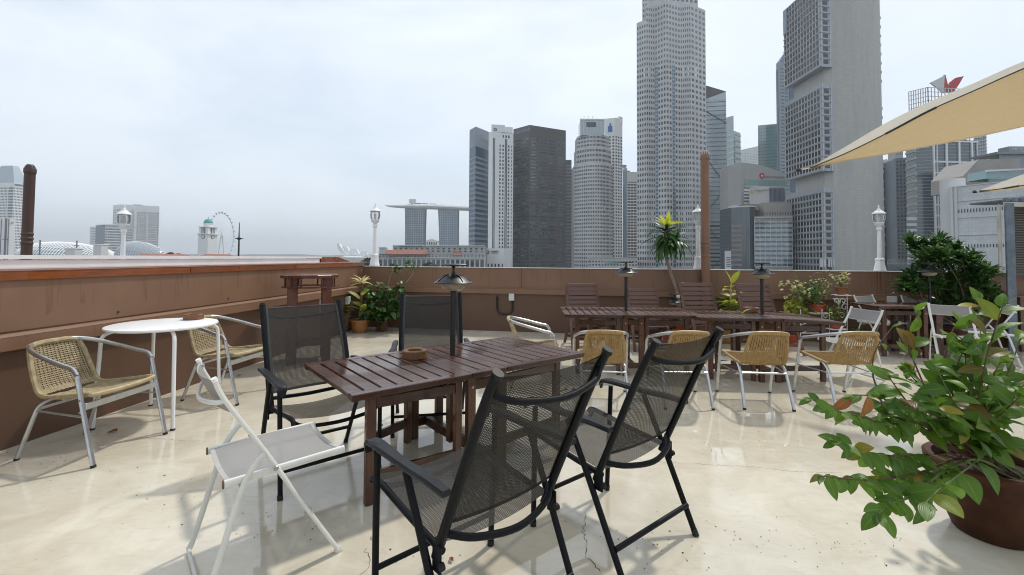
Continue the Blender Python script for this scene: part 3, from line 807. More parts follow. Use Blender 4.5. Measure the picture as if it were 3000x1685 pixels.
def lit_keep(i, j):                       # runs of offices with the blinds up or the lights on
    if i == 0 or run[0] == 0: run[0] = lit.choice((-9, -5, -3, 1, 2, 4)) if j % 7 not in (3, 4) else -9
    run[0] += -1 if run[0] > 0 else 1
    return run[0] >= 0 and lit.random() < .8
for a_, c_, gs in ((A, B, ((.03, .47), (.51, .95))), (B, D, ((.03, .23), (.275, .475), (.52, .72), (.765, .965)))):
    for u0, u1 in gs:
        b.win(a_, c_, z0, z1, 1, 40, 1., .46, M_GLS, 'window_strip', t=.05, u0=u0, u1=u1)
        b.win(a_, c_, z0, z1, 6, 40, .74, .34, M_GLLIT, 'lit_window', t=.09, u0=u0, u1=u1, keep=lit_keep, cap=280)
b.sign(A, B, 'CapitaLand', .55, zat(1520, 385, 570), 6.0, M_LETSKY, .4)
for k in range(4): b.box(B, D, .1 + k * .2, .14 + k * .2, zt, zt + 1.2, -8, -6, M_LETGREY, 'roof_plant')
P, A, D = q3(1656, 1674, 640, 640, 20)
b = Bld('slim_glass_tower', 'slim dark glass tower squeezed beside the dark office tower', 'tower', P); b.body(M_GLS, zat(1660, 469, 640)); b.bands(A, D, -12, zat(1660, 480, 640), 30, .2, M_BLUEGREY, .2)
b.body(M_GLS, zat(1675, 603, 640), GZ, [col(1674, 641), col(1683, 641), (col(1683, 641)[0], 655), (col(1674, 641)[0], 655)], 'low_wing')
# stepped round tower
def arcpts(l, r, Y, bulge, n):
    a, d = Vector(col(l, Y)), Vector(col(r, Y)); return [tuple(a.lerp(d, i / n) + Vector((0, -bulge * (1 - (2 * i / n - 1) ** 2)))) for i in range(n + 1)]
Ys = 540
F0 = arcpts(1682, 1796, Ys, 16, 8)
b = Bld('stepped_round_tower', 'pale grey stepped tower with a rounded front and a glass top box', 'tower', F0 + [(F0[-1][0], Ys + 25), (F0[0][0], Ys + 25)])
zA = zat(1735, 478, Ys - 14); b.body(M_STONE, zA)
tiers = ((1688, 1790, 478, 431, 14), (1691, 1786, 431, 393, 12))
for l, r, y0, y1, bl in tiers:
    F1 = arcpts(l, r, Ys + 2, bl, 6); b.body(M_STONE, zat(1735, y1, Ys - 10), zat(1735, y0, Ys - 14), F1 + [(F1[-1][0], Ys + 22), (F1[0][0], Ys + 22)], 'upper_tier')
    for k in range(6): b.win(F1[k], F1[k + 1], zat(1735, y0, Ys - 10) + .5, zat(1735, y1, Ys - 10) - 1, 4, 3, .6, .5, M_GLD, cap=300)
Q = [col(1700, Ys - 8), col(1771, Ys - 8), (col(1771, Ys)[0], Ys + 16), (col(1700, Ys)[0], Ys + 16)]
b.body(M_GLP, zat(1735, 350, Ys - 8), zat(1735, 395, Ys - 10), Q, 'top_box'); b.box(Q[0], Q[1], .25, .65, zat(1735, 378, Ys), zat(1735, 364, Ys), 0, .3, M_GLD, 'top_opening'); b.box(Q[0], Q[1], 0, 1, zat(1735, 352, Ys - 8), zat(1735, 349, Ys - 8), -1, .5, M_CONCP, 'roof_edge'); b.posts(Q[0], Q[1], zat(1735, 393, Ys), zat(1735, 352, Ys), 7, .4, M_CONCP, .2)
for k in range(8):
    b.win(F0[k], F0[k + 1], zat(1735, 783, Ys), zA - 1.5, 3, 27, .56, .5, M_GLD, cap=300)
b.win(F0[3], F0[4], zat(1735, 640, Ys), zat(1735, 605, Ys), 2, 2, .3, .35, M_LETWHITE, 'porthole', t=.25); b.win(F0[5], F0[6], zat(1735, 640, Ys), zat(1735, 605, Ys), 2, 2, .3, .35, M_LETWHITE, 'porthole', t=.25)
for k in range(3): MB().tube([b.lo((Q[0][0] + 5 + k * 5, Ys), zat(1735, 350, Ys)), b.lo((Q[0][0] + 6 + k * 5, Ys), zat(1735, 340, Ys))], .2, 4).build('antenna', M_LETGREY, b.r)
P, A, B, D = C3(1772, 1802, 1824, 590, 585, 592, 20)
b = Bld('white_office_tower', 'white tower with a checker of small dark windows behind the stepped tower', 'tower', P)
zt = zat(1800, 345, 585); b.body(M_CONCW, zt); b.win(B, D, zat(1800, 783, 585), zat(1800, 396, 585), 3, 42, .5, .5, M_GLD); b.win(A, B, zat(1800, 783, 585), zat(1800, 396, 585), 3, 42, .5, .5, M_GLD)
b.box(A, B, .30, .75, zat(1790, 386, 585), zat(1790, 368, 585), 0, .25, M_LETBLUE, 'blue_emblem'); b.box(A, B, .46, .62, zat(1790, 368.5, 585), zat(1790, 360, 585), .26, .3, M_LETBLUE, 'blue_emblem'); b.box(B, D, .55, 1, zat(1800, 360, 585), zt + 3, -4, .4, M_CONCW, 'fin_wall')
P, A, D = q3(1825, 1846, 700, 700, 20)
b = Bld('round_top_tower', 'narrow glass tower with a small round top seen in the gap', 'tower', P); zt = zat(1835, 500, 700); b.body(M_GLP, zt); b.bands(A, D, -14, zt, 40, .4, M_BLUEGREY, .3)
b.body(M_GLP, zat(1832, 492, 700), zt, [col(1827, 702), col(1838, 702), (col(1838, 702)[0], 712), (col(1827, 702)[0], 712)], 'drum'); b.box(A, D, .0, .6, zat(1832, 489, 700), zat(1832, 482, 700), -8, -3, M_BLUEGREY, 'top_ring')
P, A, D = q3(1838, 1874, 640, 640, 20)
b = Bld('white_grid_block', 'office block faced with white horizontal bands just left of the tallest tower', 'tower', P); zt = zat(1855, 504, 640); b.body(M_GLS, zt); b.box(A, D, 0, 1, zat(1855, 533, 640), zt, 0, .5, M_CONCP, 'blank_top')
b.bands(A, D, -14, zat(1855, 533, 640), 30, .32, M_CONCW, .4); b.posts(A, D, -14, zat(1855, 533, 640), 4, .5, M_CONCP, .5)
P, A, D = q3(1724, 1868, 470, 470, 25)
b = Bld('low_riverside_block', 'low pale block with window strips at the foot of the stepped tower', 'building', P); zt = zat(1800, 757, 470); b.body(M_STONE, zt); b.box(A, D, 0, 1, zt, zt + .8, -2, .6, M_CONCP, 'roof_edge'); b.win(A, D, zat(1800, 781, 470), zat(1800, 762, 470), 16, 2, .55, .45, M_GLD); b.box(A, D, .33, .62, zat(1800, 775, 470), zat(1800, 766, 470), 0, .3, M_GLG, 'glass_strip')

# tallest tower: two squares turned against each other
Yu = 480; zz = lambda y, x=1960: zat(x, y, Yu)
px_ = [(1867, 16), (1895, 8), (1921, 10), (1954, 0), (1997, 8), (2028, 5), (2072, 18)]
F0 = [col(x, Yu + dy) for x, dy in px_]
b = Bld('tallest_tower', 'tallest light grey granite tower with zigzag faces and small square windows', 'skyscraper', F0 + [(F0[-1][0] + 6, Yu + 60), (F0[0][0] + 20, Yu + 60)])
zlo = zz(783)
zL, zM = zat(1867, 68, Yu + 16), zat(1954, 3, Yu)
b.body(M_STONE, zL, GZ, [F0[0], F0[1], (F0[1][0] + 20, Yu + 58), (F0[0][0] + 18, Yu + 58)], 'left_wing')
b.body(M_STONE, zM, GZ, F0[1:] + [(F0[-1][0] + 6, Yu + 60), (F0[1][0] + 16, Yu + 50)])
G = [col(1884, Yu + 13), col(1900, Yu + 11), col(1958, Yu + 9), col(2050, Yu + 16)]
zT = zz(-140)
b.body(M_STONE, zT, zM - 14, [G[0], G[1], G[2], G[3], (G[3][0] + 5, Yu + 50), (G[0][0] + 14, Yu + 50)], 'upper_shaft')
lower = zz(186); rows_lo = 36; rh = (lower - zlo) / rows_lo
for k, (nc_, zb_) in enumerate(((2, zL), (4, zM), (7, zM))): nr_ = int((zT - zb_) / rh); b.win(G[k], G[k + 1], zT - nr_ * rh, zT, nc_, nr_, .52, .5, M_GLS, cap=24 + 40 * k)
up = [int((zL - lower) / rh)] + [int((zM - lower) / rh)] * 5
cols = (4, 4, 4, 5, 5, 4)
for k in range(6):
    b.win(F0[k], F0[k + 1], lower, lower + up[k] * rh, cols[k], up[k], .52, .50, M_GLS, name='window', cap=300 - 16 * (5 - k))
    kp = (lambda i, j: i != 0) if k == 2 else ((lambda i, j: i != 2) if k == 3 else None)
    b.win(F0[k], F0[k + 1], zlo, lower, cols[k], rows_lo, .52, .52, M_GLD, name='lower_window', keep=kp, cap=300)
b.box(F0[2], F0[3], .03, .26, zlo, lower + 2, 0, .25, M_GLP, 'glass_strip'); b.box(F0[3], F0[4], .42, .60, zlo, lower + 2, 0, .25, M_GLP, 'glass_strip')
for k, (u, w2) in enumerate(((2, .03), (3, .42))): b.win(F0[u], F0[u + 1], zlo, lower, 2, 54, .8, .72, M_GLB, 'strip_pane', t=.3, u0=w2, u1=w2 + (.23 if u == 2 else .18), cap=0)
for k in range(6): b.bands(F0[k], F0[k + 1], zlo, lower, 12, .03, M_CONC, .08, 'joint_line')
for (k, u) in ((1, .25), (1, .62), (4, .3), (4, .6), (3, .85)):
    for r_ in (5, 6): b.win(F0[k], F0[k + 1], lower - (22 + r_) * rh, lower - (21 + r_) * rh, 1, 1, .55, .5, M_LETWHITE, 'white_frame', t=.18, u0=u - .09, u1=u + .09)
for (k, u) in ((0, .8), (1, .3), (4, .25), (4, .75), (5, .3)):
    for r_ in (0, 1): b.win(F0[k], F0[k + 1], lower - (1 + r_) * rh, lower - r_ * rh, 1, 1, .7, .55, M_LETWHITE, 'white_frame', t=.18, u0=u - .11, u1=u + .11)
P, A, D = q3(2066, 2131, 520, 515, 30)
b = Bld('slant_top_glass_tower', 'blue grey glass tower with a slanting dark roof and diagonal bracing', 'tower', P)
zs = lambda y, x=2100: zat(x, y, 517)
b.body(M_GLP, [zs(248), zs(270), zs(285), zs(262)]); b.bands(A, D, zs(645), zs(292), 27, .10, M_CONCD, .3, 'floor_line'); b.bands(A, D, zs(783), zs(645), 12, .42, M_GLD, .3, 'dark_band'); b.posts(A, D, zs(783), zs(290), 14, .22, M_BLUEGREY, .12)
a_, c_ = Vector(A), Vector(D); fr = lambda u, y: b.lo(a_.lerp(c_, u) + Vector((0, -.5)), zs(y))
MB().add([fr(.1, 249), fr(1, 270), fr(.1, 287)], [(0, 1, 2)]).build('dark_roof_triangle', M_CONCD, b.r, smooth=False)
for p_, q_ in (((.1, 325), (1, 362)), ((.1, 465), (1, 545)), ((1, 545), (.1, 620)), ((.1, 660), (1, 738)), ((1, 738), (.1, 800))): MB().bar(fr(*p_), fr(*q_), .9, .6, 0).build('brace', M_CONCD, b.r, smooth=False)
P, A, B, D = C3(2126, 2153, 2173, 640, 620, 632, 20)
b = Bld('stepped_green_tower', 'stepped pale green glass tower with white floor edges', 'tower', P); zt = zat(2153, 383, 620); b.body(M_GLG, zt); b.body(M_GLP, zat(2140, 345, 640), zt, [col(2127, 642), col(2153, 630), (col(2153, 630)[0], 650), (col(2127, 640)[0], 660)], 'upper_part')
for a_, c_ in ((A, B), (B, D)): b.bands(a_, c_, zat(2153, 560, 620), zt, 10, .28, M_CONCP, .4)
P, A, D = q3(2172, 2226, 900, 920, 25)
b = Bld('curved_top_tower', 'pale hazy tower with a curved crown between the two green glass towers', 'tower', P); b.body(M_CONCP, [zat(2175, 440, 900), zat(2212, 428, 920), zat(2212, 432, 930), zat(2175, 440, 930)]); b.win(A, D, zat(2200, 520, 910), zat(2200, 448, 910), 12, 10, .55, .5, M_GLP)
P, A, D = q3(2225, 2290, 600, 590, 30)
b = Bld('teal_glass_tower', 'plain teal glass tower with a flat top', 'tower', P); zt = zat(2250, 367, 595); b.body(M_GLG, zt); b.bands(A, D, zat(2250, 540, 595), zt - 2, 18, .10, M_GLS, .15); b.posts(A, D, zat(2250, 540, 595), zt, 10, .25, M_GLP, .1); b.box(A, D, 0, 1, zt, zt + 1, -1, .3, M_CONCP, 'roof_edge')
P, A, B, D = C3(2281, 2290, 2334, 545, 540, 545, 22)
b = Bld('faceted_tower', 'pinkish faceted tower with blue glass edges tucked behind the concrete tower', 'tower', P); z1 = zat(2300, 182, 540); b.body(M_BLUEGREY, z1)
b.win(B, D, zat(2300, 560, 540), z1 - 6, 2, 36, .84, .42, M_GLS, u0=.05, u1=.6); b.box(B, D, .66, 1, zat(2300, 560, 540), z1, 0, .5, M_GLB, 'blue_glass_edge'); b.box(A, B, .0, .5, zat(2300, 560, 540), z1 - 8, 0, .4, M_GLS, 'dark_edge')
q = [b.lo(p, z1) for p in P]; ap = b.lo(col(2316, 552), zat(2316, 140, 552)); MB().add(q + [ap], [(0, 1, 4), (1, 2, 4), (2, 3, 4), (3, 0, 4)]).build('pointed_crown', M_GLB, b.r, smooth=False)
# curved roof bank building
P, A, B, D = C3(2136, 2174, 2304, 440, 425, 432, 22)
b = Bld('curved_roof_bank', 'grey stone building with a curved roofline and a red round emblem', 'building', P)
a_, c_ = Vector(B), Vector(D); m = MB(); zc = lambda u: zat(2174 + 130 * u, 478 + 4 * u + 26 * u * u, 428)
top = [(u / 12, zc(u / 12)) for u in range(13)]
vs = []; 
for u, z in top: p = a_.lerp(c_, u); vs += [b.lo(p, z), b.lo(p + Vector((2, 22)), z), b.lo(p, GZ), b.lo(p + Vector((2, 22)), GZ)]
fs = []
for k in range(12): i = k * 4; fs += [(i, i + 4, i + 5, i + 1), (i + 2, i + 6, i + 4, i), (i + 1, i + 5, i + 7, i + 3)]
fs += [(0, 1, 3, 2), (48, 50, 51, 49)]
m.add(vs, fs).build('wall', M_CONC, b.r, smooth=False); b.body(M_CONC, zat(2155, 479, 430), GZ, [A, (B[0] - .02, B[1]), (B[0], B[1] + 22), (A[0], A[1] + 18)], 'side_wing')
zb_ = lambda y: zat(2240, y, 428)
b.box(B, D, .05, 1, zb_(544), zb_(527), 0, .2, M_GLLIT, 'window_strip'); b.posts(B, D, zb_(544), zb_(527), 18, .25, M_CONC, .3, 'mullion', .05, 1)
b.bands(B, D, zb_(620), zb_(544), 8, .5, M_CONCW, .25, 'band', .05, .20); b.box(B, D, .05, .2, zb_(620), zb_(545), 0, .1, M_GLG, 'window_strip'); b.box(B, D, .05, .98, zb_(551), zb_(545), 0, .25, M_CONCP, 'band')
b.disc(B, D, .46, zb_(515), 2.7, M_REDLOGO, .35); b.disc(B, D, .46, zb_(515), .95, M_LETWHITE, .5, 'emblem_center'); b.sign(B, D, 'BANK OF SINGAPORE', .74, zb_(518), 2.35, M_LETGREY, .4)
P, A, D = q3(2197, 2256, 400, 398, 20)
b = Bld('hotel_annex', 'pale wall with a yellow emblem and lettering, blue louvres on its right', 'building', P); za_ = lambda y: zat(2225, y, 399); b.body(M_CONCP, za_(551)); b.disc(A, D, .10, za_(562), 1.3, M_YELLOGO, .3); b.sign(A, D, 'ROYAL GROUP', .60, za_(558), 1.9, M_LETGREY, .4); b.sign(A, D, 'BUILDING', .52, za_(562.5), .9, M_LETGREY, .4)
P2, A2, D2 = q3(2256, 2300, 399, 398, 15); b.body(M_BLUEGREY, za_(549), GZ, P2, 'louvre_wing'); b.posts(A2, D2, za_(590), za_(552), 12, .35, M_GLB, .35, 'louvre')
F1 = arcpts(2143, 2219, 372, 9, 8)
b = Bld('dark_round_block', 'dark blue round glass block with pinkish bands on its flanks', 'building', F1 + [(F1[-1][0], 392), (F1[0][0], 392)]); zd = lambda y: zat(2180, y, 368); b.body(M_GLS, zd(607))
for k in range(8):
    if k in (0, 1, 6, 7): b.bands(F1[k], F1[k + 1], zd(783), zd(655), 9, .4, M_PINK, .3)
    b.box(F1[k], F1[k + 1], 0, 1, zd(608), zd(604.5), 0, .4, M_CONCP, 'roof_edge'); b.posts(F1[k], F1[k + 1], zd(783), zd(610), 2, .15, M_LETTER, .1)
b.body(M_PINK, zd(597), zd(607), [col(2182, 371), col(2218, 371), (col(2218, 371)[0], 384), (col(2182, 371)[0], 384)], 'roof_plant'); b.body(M_CONCP, zd(600), zd(607), [col(2150, 371), col(2165, 371), (col(2165, 371)[0], 380), (col(2150, 371)[0], 380)], 'roof_plant')
b.disc(F1[6], F1[7], .2, zd(613), 1.0, M_YELLOGO, .6); b.sign(F1[6], F1[8], 'ROYAL', .7, zd(613), 1.7, M_LETWHITE, 1.2)
P, A, D = q3(2211, 2322, 362, 358, 22)
b = Bld('glass_grid_block', 'buff stone block with a gridded glass front beside the concrete tower', 'building', P); zg = lambda y: zat(2260, y, 360); b.body(M_STONEB, zg(636)); b.body(M_STONEB, zg(592), zg(636), [col(2240, 364), col(2322, 362), (col(2322, 362)[0], 380), (col(2240, 364)[0], 380)], 'upper_block')
b.win(A, D, zg(632), zg(620), 12, 1, .32, .75, M_GLD, u0=.18, u1=1.); b.box(A, D, 0, 1, zg(638), zg(635), 0, 1.0, M_CONCP, 'roof_edge'); b.win(A, D, zg(783), zg(648), 14, 20, .9, .88, M_GLP, 'glass_pane', cap=280); b.bands(A, D, zg(783), zg(648), 10, .42, M_GLS, .16, 'slate_band'); b.posts(A, D, zg(783), zg(640), 7, .25, M_CONCP, .25)  # slate glass bands crossing the pane rows
# concrete tower carried by rounded cores
Yo = 330
b = Bld('concrete_core_tower', 'grey concrete tower with a huge rounded core and three stacked blocks of windows', 'skyscraper', [(232, 336), (286, 336), (286, 375), (232, 375)])
core = [(232, 371), (232, 336), (236, 332.5)] + [(238 + 46 * (k / 12), 332.5 - 5.5 * math.sin(PI * k / 12) + 14 * (k / 12) ** 2.2) for k in range(13)] + [(285.5, 352), (285.5, 374)]
m = MB(); n = len(core); zc1 = zat(2447, -70, Yo); acc = 0.; vs = []; us = []
for k, p in enumerate(core):
    if k: acc += (Vector(p) - Vector(core[k - 1])).length
    us.append(acc)
for k in range(n - 1):
    p, q = core[k], core[k + 1]; zt_ = zc1 - GZ
    m.add([b.lo(p, GZ), b.lo(q, GZ), b.lo(q, zc1), b.lo(p, zc1)], [(0, 1, 2, 3)], [[(us[k], 0), (us[k + 1], 0), (us[k + 1], zt_), (us[k], zt_)]])
m.add([b.lo(core[-1], GZ), b.lo(core[0], GZ), b.lo(core[0], zc1), b.lo(core[-1], zc1)], [(0, 1, 2, 3)], [[(0, 0), (53, 0), (53, zt_), (0, zt_)]])
m.build('core', M_CORE, b.r, ang=60)
A, B, D = (226.2, 374.6), (226.0, 330.0), (236.2, 332.0)
for y0, y1, nr in ((194, -60, 13), (500, 243, 12), (800, 548, 12)):
    z0, z1 = zat(2413, y0, Yo), zat(2413, y1, Yo)
    b.body(M_STEELC, z1, z0, [A, B, D, (238, 336), (238, 374.6)], 'block')
    zw1 = z1 - (3.4 if y1 > 0 else 0); zw0 = z0 + 1.0
    b.win(A, B, zw0, zw1, 12, nr, .84, .66, M_GLO, t=.06, u0=.02, u1=.985, cap=300); b.win(B, D, zw0, zw1, 1, nr, .62, .60, M_GLO, t=.06, u0=.12, u1=.78)
    for k in range(nr):
        zz_ = zw1 - (zw1 - zw0) * k / nr
        for a_, c_, u1 in ((A, B, 1.0), (B, D, .82)):
            b.box(a_, c_, 0, u1, zz_ - .45, zz_ + .25, 0, .55, M_STEELC, 'spandrel')
    b.posts(A, B, zw0, zw1, 12, .55, M_CONCP, .35, 'fin', .02, .985)
    b.posts(B, D, z0, z1, 1, .5, M_CONCP, .4, 'fin', .10, .82)
b.box(A, B, .02, .12, zat(2413, 20, Yo), zat(2413, -60, Yo), 0, .9, M_GLP, 'corner_glass')
for k in range(26):
    z = zat(2570, 40 + k * 27, 345)
    if 8 <= k <= 9: continue
    MB().box(b.lo((287.0, 354), z), (2.6, 6, 2.0)).build('balcony', M_CONC, b.r, smooth=False)
for k, x in enumerate((2408, 2417, 2430, 2436, 2444)):
    MB().box(b.lo((pd(x, 770, 328).x, 328.5), zat(x, 770, 328)), (.9 if k > 1 else 1.8, .8, 6)).build('roof_antenna', M_CONCP, b.r, smooth=False)
P, A, D = q3(2583, 2640, 420, 425, 25)
b = Bld('striped_tower', 'blue tower with thin white vertical stripes right of the concrete tower', 'tower', P); ze = lambda y: zat(2610, y, 422)
b.body(M_GLB, ze(490)); b.box(A, D, 0, 1, ze(503), ze(469), 0, .5, M_CONCP, 'crown'); b.win(A, D, ze(500), ze(492), 8, 1, .6, .9, M_GLD, t=.6); b.win(A, D, ze(488), ze(482), 6, 1, .8, .7, M_GLS, 'top_opening', t=.6); b.posts(A, D, ze(758), ze(503), 8, .45, M_CONCP, .5, 'white_stripe'); b.box(A, D, 0, .8, GZ, ze(668), 0, .8, M_GLS, 'dark_base'); b.posts(A, D, ze(480), ze(466), 3, .7, M_CONCW, .6)
P, A, B, D = C3(2629, 2660, 2668, 402, 398, 402, 20)
b = Bld('punched_tower', 'grey tower with small square windows and arched lettering on its roof', 'tower', P); ze = lambda y: zat(2645, y, 400); b.body(M_BLUEGREY, ze(463)); b.win(A, B, ze(790), ze(468), 3, 30, .45, .5, M_GLD); b.body(M_CONCP, ze(437), ze(466), [col(2629, 404), col(2652, 402), (col(2652, 402)[0], 410), (col(2629, 404)[0], 412)], 'roof_sign_box')
b.sign(A, B, 'citi', .36, ze(450), 4.2, M_LETGREY, 1.0); a_, d_, l_, n_ = b.frame(A, B); c_ = a_ + d_ * l_ * .36 + n_ * 1.1
MB().tube([b.lo(c_ + d_ * 2.3 * math.cos(t_ * PI / 10), ze(449) + 2.1 * math.sin(t_ * PI / 10)) for t_ in range(11)], .16, 5).build('sign_arch', M_REDLOGO, b.r)
# dark glass tower with white grid and roof frame
Yt = 350
P = [col(2661, Yt + 12), col(2690, Yt), col(2738, Yt - 3), col(2872, Yt - 1), (col(2872, Yt)[0] + 20, Yt + 32), (col(2668, Yt + 34)[0], Yt + 34)]
b = Bld('white_grid_tower', 'dark glass tower with a white frame grid and red and white sail emblem', 'tower', P); ze = lambda y, x=2750: zat(x, y, Yt)
b.body(M_GLS, ze(412)); b.bands(P[1], P[2], ze(790), ze(420), 38, .12, M_STEELC, .15, 'floor_line'); b.bands(P[2], P[3], ze(790), ze(420), 38, .08, M_STEELC, .08, 'floor_line')
b.bands(P[0], P[1], ze(790), ze(430), 16, .30, M_CONCP, .7, 'white_ledge')
for y in (415, 475, 507, 538, 568, 600, 632, 664, 696, 728, 760): b.box(P[2], P[3], 0, 1, ze(y + 4), ze(y), 0, .9, M_CONCW, 'grid_beam')
b.posts(P[2], P[3], ze(790), ze(413), 3, 1.3, M_CONCW, .95, 'grid_post', .02, .86); b.posts(P[2], P[3], ze(790), ze(413), 1, .5, M_CONCW, .9, 'grid_post', .09, .98)
b.body(M_CONCP, ze(640), GZ, [col(2658, Yt - 8), col(2688, Yt - 10), (col(2690, Yt + 5)[0], Yt + 5), (col(2662, Yt + 8)[0], Yt + 8)], 'lower_wing'); b.bands(col(2658, Yt - 8), col(2688, Yt - 10), ze(790), ze(645), 9, .5, M_GLS, .15)
# roof frame
fx = [col(2673, Yt + 10), col(2730, Yt), col(2850, Yt + 4)]; fr_z0, fr_z1 = ze(412), ze(256)
m = MB()
for a_, c_, nn in ((fx[0], fx[1], 8), (fx[1], fx[2], 12)):
    a_, c_ = Vector(a_), Vector(c_)
    for k in range(nn + 1):
        p = a_.lerp(c_, k / nn); m.bar(b.lo(p, fr_z0), b.lo(p, fr_z1), .45, .45, 0)
    for k in range(12):
        z = fr_z0 + (fr_z1 - fr_z0) * (k + 1) / 12; m.bar(b.lo(a_, z), b.lo(c_, z), .4, .35, 0)
m.build('roof_frame', M_CONCP, b.r, smooth=False, kind='stuff')
q = [Vector(p) + Vector((0, 3)) for p in fx]; MB().prism([(p.x - b.o.x, p.y - b.o.y) for p in (q[0], q[1], q[2], q[2] + Vector((0, 14)), q[0] + Vector((4, 14)))], fr_z0 - GZ, ze(330) - GZ).build('roof_core', M_GLP, b.r, smooth=False)
def sail_plate(pts, mat, name, th=1.2):
    v = [b.lo((pd(x, y, Yt + 6).x, Yt + 6), zat(x, y, Yt + 6)) for x, y in pts]; n = len(v)
    MB().add(v + [p + Vector((0, th, 0)) for p in v], [tuple(range(n))[::-1], tuple(range(n, 2 * n))] + [(i, (i + 1) % n, n + (i + 1) % n, n + i) for i in range(n)]).build(name, mat, b.r, smooth=False)
sail_plate([(2726, 242), (2768, 221), (2765, 272), (2748, 258)], M_CONCP, 'sail_emblem')
sail_plate([(2768, 219), (2770, 219), (2778, 250), (2772, 272), (2766, 272)], M_REDLOGO, 'sail_emblem')
sail_plate([(2824, 223), (2800, 228), (2785, 240), (2776, 258), (2776, 272), (2796, 268), (2812, 244)], M_REDLOGO, 'sail_emblem')
P, A, D = q3(2862, 2898, 430, 425, 18)
b = Bld('open_floor_tower', 'tower with open floor slabs rising behind the white grid tower', 'tower', P); ze = lambda y: zat(2880, y, 427); b.body(M_GLP, ze(330), ze(470)); b.bands(A, D, ze(468), ze(330), 14, .16, M_CONCP, 1.4, 'floor_slab', 0, 1.06)
for k in range(3): b.box(A, D, .2 + .28 * k, .26 + .28 * k, GZ, ze(470), -3, -1, M_CONCP, 'pillar')
b.posts(A, D, ze(470), ze(330), 5, .3, M_GLS, .5)
# panel clad building on the right
Yp = 190; zp = lambda y, x=2880: zat(x, y, Yp)
P = [col(2770, Yp + 10), col(2793, Yp), col(3150, Yp - 30), (col(3150, Yp)[0], Yp + 40), (col(2774, Yp + 40)[0], Yp + 40)]
b = Bld('panel_clad_building', 'white panel clad building with rows of tiny windows at the right edge', 'building', P)
m = MB()
for a_, c_ in ((P[0], P[1]), (P[1], P[2])):
    l_ = (Vector(c_) - Vector(a_)).length; m.add([b.lo(a_, GZ), b.lo(c_, GZ), b.lo(c_, zp(548)), b.lo(a_, zp(548))], [(0, 1, 2, 3)], [[(0, 0), (l_, 0), (l_, zp(548) - GZ), (0, zp(548) - GZ)]])
m.add([b.lo(P[0], zp(548)), b.lo(P[1], zp(548)), b.lo(P[2], zp(548)), b.lo(P[3], zp(548)), b.lo(P[4], zp(548))], [(0, 1, 2, 3, 4)]); m.build('wall', M_PANELW, b.r, smooth=False)
b.win(P[1], P[2], zp(632), zp(610), 34, 1, .34, .45, M_GLD, u0=.05); b.win(P[1], P[2], zp(732), zp(712), 34, 1, .34, .45, M_GLD, u0=.05)
for y in (549, 592, 640, 690): b.box(P[1], P[2], .0, 1, zp(y + 1.2), zp(y), 0, .3, M_CONCP, 'string_course')
b.posts(P[1], P[2], -20, zp(548), 1, .8, M_CONCP, .4, 'corner_pilaster', 0, .04)
cc = col(2795, Yp + 6); MB().lathe([(8.2 * .5, 0), (8.2 * .5, zp(519) - GZ)], 24, c=b.lo(cc, GZ)).build('round_stair_tower', M_CONCP, b.r)
m = MB(); pts = [(2821, 560), (2821, 516), (2865, 469), (2990, 463), (2990, 560)]
for y_ in (Yp + 18, Yp + 34): m.v += [tuple(b.lo((pd(x, y, Yp + 18).x, y_), zat(x, y, Yp + 18))) for x, y in pts]
m.f = [(0, 1, 2, 3, 4), (9, 8, 7, 6, 5), (1, 6, 7, 2), (2, 7, 8, 3), (0, 5, 6, 1)]; m.build('stone_gable', M_STONEB, b.r, smooth=False)
m = MB(); pts = [(2886, 524), (2892, 499), (3010, 506), (3010, 524)]
for y_ in (Yp + 4, Yp + 12): m.v += [tuple(b.lo((pd(x, y, Yp + 4).x, y_), zat(x, y, Yp + 4))) for x, y in pts]
m.f = [(0, 1, 2, 3), (7, 6, 5, 4), (1, 5, 6, 2), (0, 4, 5, 1)]; m.build('skylight', M_GLG, b.r, smooth=False)
MB().bar(b.lo((pd(2890, 497, Yp + 3).x, Yp + 3), zp(497, 2890)), b.lo((pd(3020, 495, Yp + 3).x, Yp + 3), zp(491, 3010)), 1.2, .7, 0).build('skylight_roof', M_CONCP, b.r, smooth=False)
P, A, D = q3(2935, 3060, 300, 300, 20)
b = Bld('flat_roof_block', 'dark topped block with a blue sign box behind the panel clad building', 'building', P); ze = lambda y: zat(2970, y, 300); b.body(M_BLUEGREY, ze(452)); b.box(A, D, -.12, 1, ze(453), ze(447), -15, 2, M_LETGREY, 'roof_slab'); b.body(M_BLUEGREY, ze(430), ze(447), [col(2966, 299), col(3050, 299), (col(3050, 299)[0], 306), (col(2966, 299)[0], 306)], 'sign_box'); b.sign(col(2966, 299), col(3050, 299), 'SAINTS', .24, ze(438), 2.0, M_LETWHITE, .2)
# filler blocks along the quay
for x0, x1, y, Y, lab in ((2123, 2142, 735, 300, 'small grey block with a slatted vent at the foot of the dark round block'),):
    P, A, D = q3(x0, x1, Y, Y, 10); b = Bld('small_block', lab, 'building', P); b.body(M_CONCP, zat(x0, y, Y)); b.bands(A, D, zat(x0, 783, Y), zat(x0, 752, Y), 6, .4, M_GLS, .1, 'louvre', .25, .9)
P, A, D = q3(2600, 2690, 60, 60, 6)
b = Bld('railed_roof', 'dark flat roof with a thin railing behind the lamp post on the right', 'building', P); b.body(M_GLS, zat(2640, 775, 60))
for y in (762, 768, 773): p, q = Vector(A), Vector(D); MB().tube([b.lo(p, zat(2640, y, 60)), b.lo(q, zat(2640, y, 60))], .03, 5).build('rail', M_LETGREY, b.r)
b.posts(A, D, zat(2640, 776, 60), zat(2640, 762, 60), 8, .07, M_LETGREY, .03, 'rail_post')
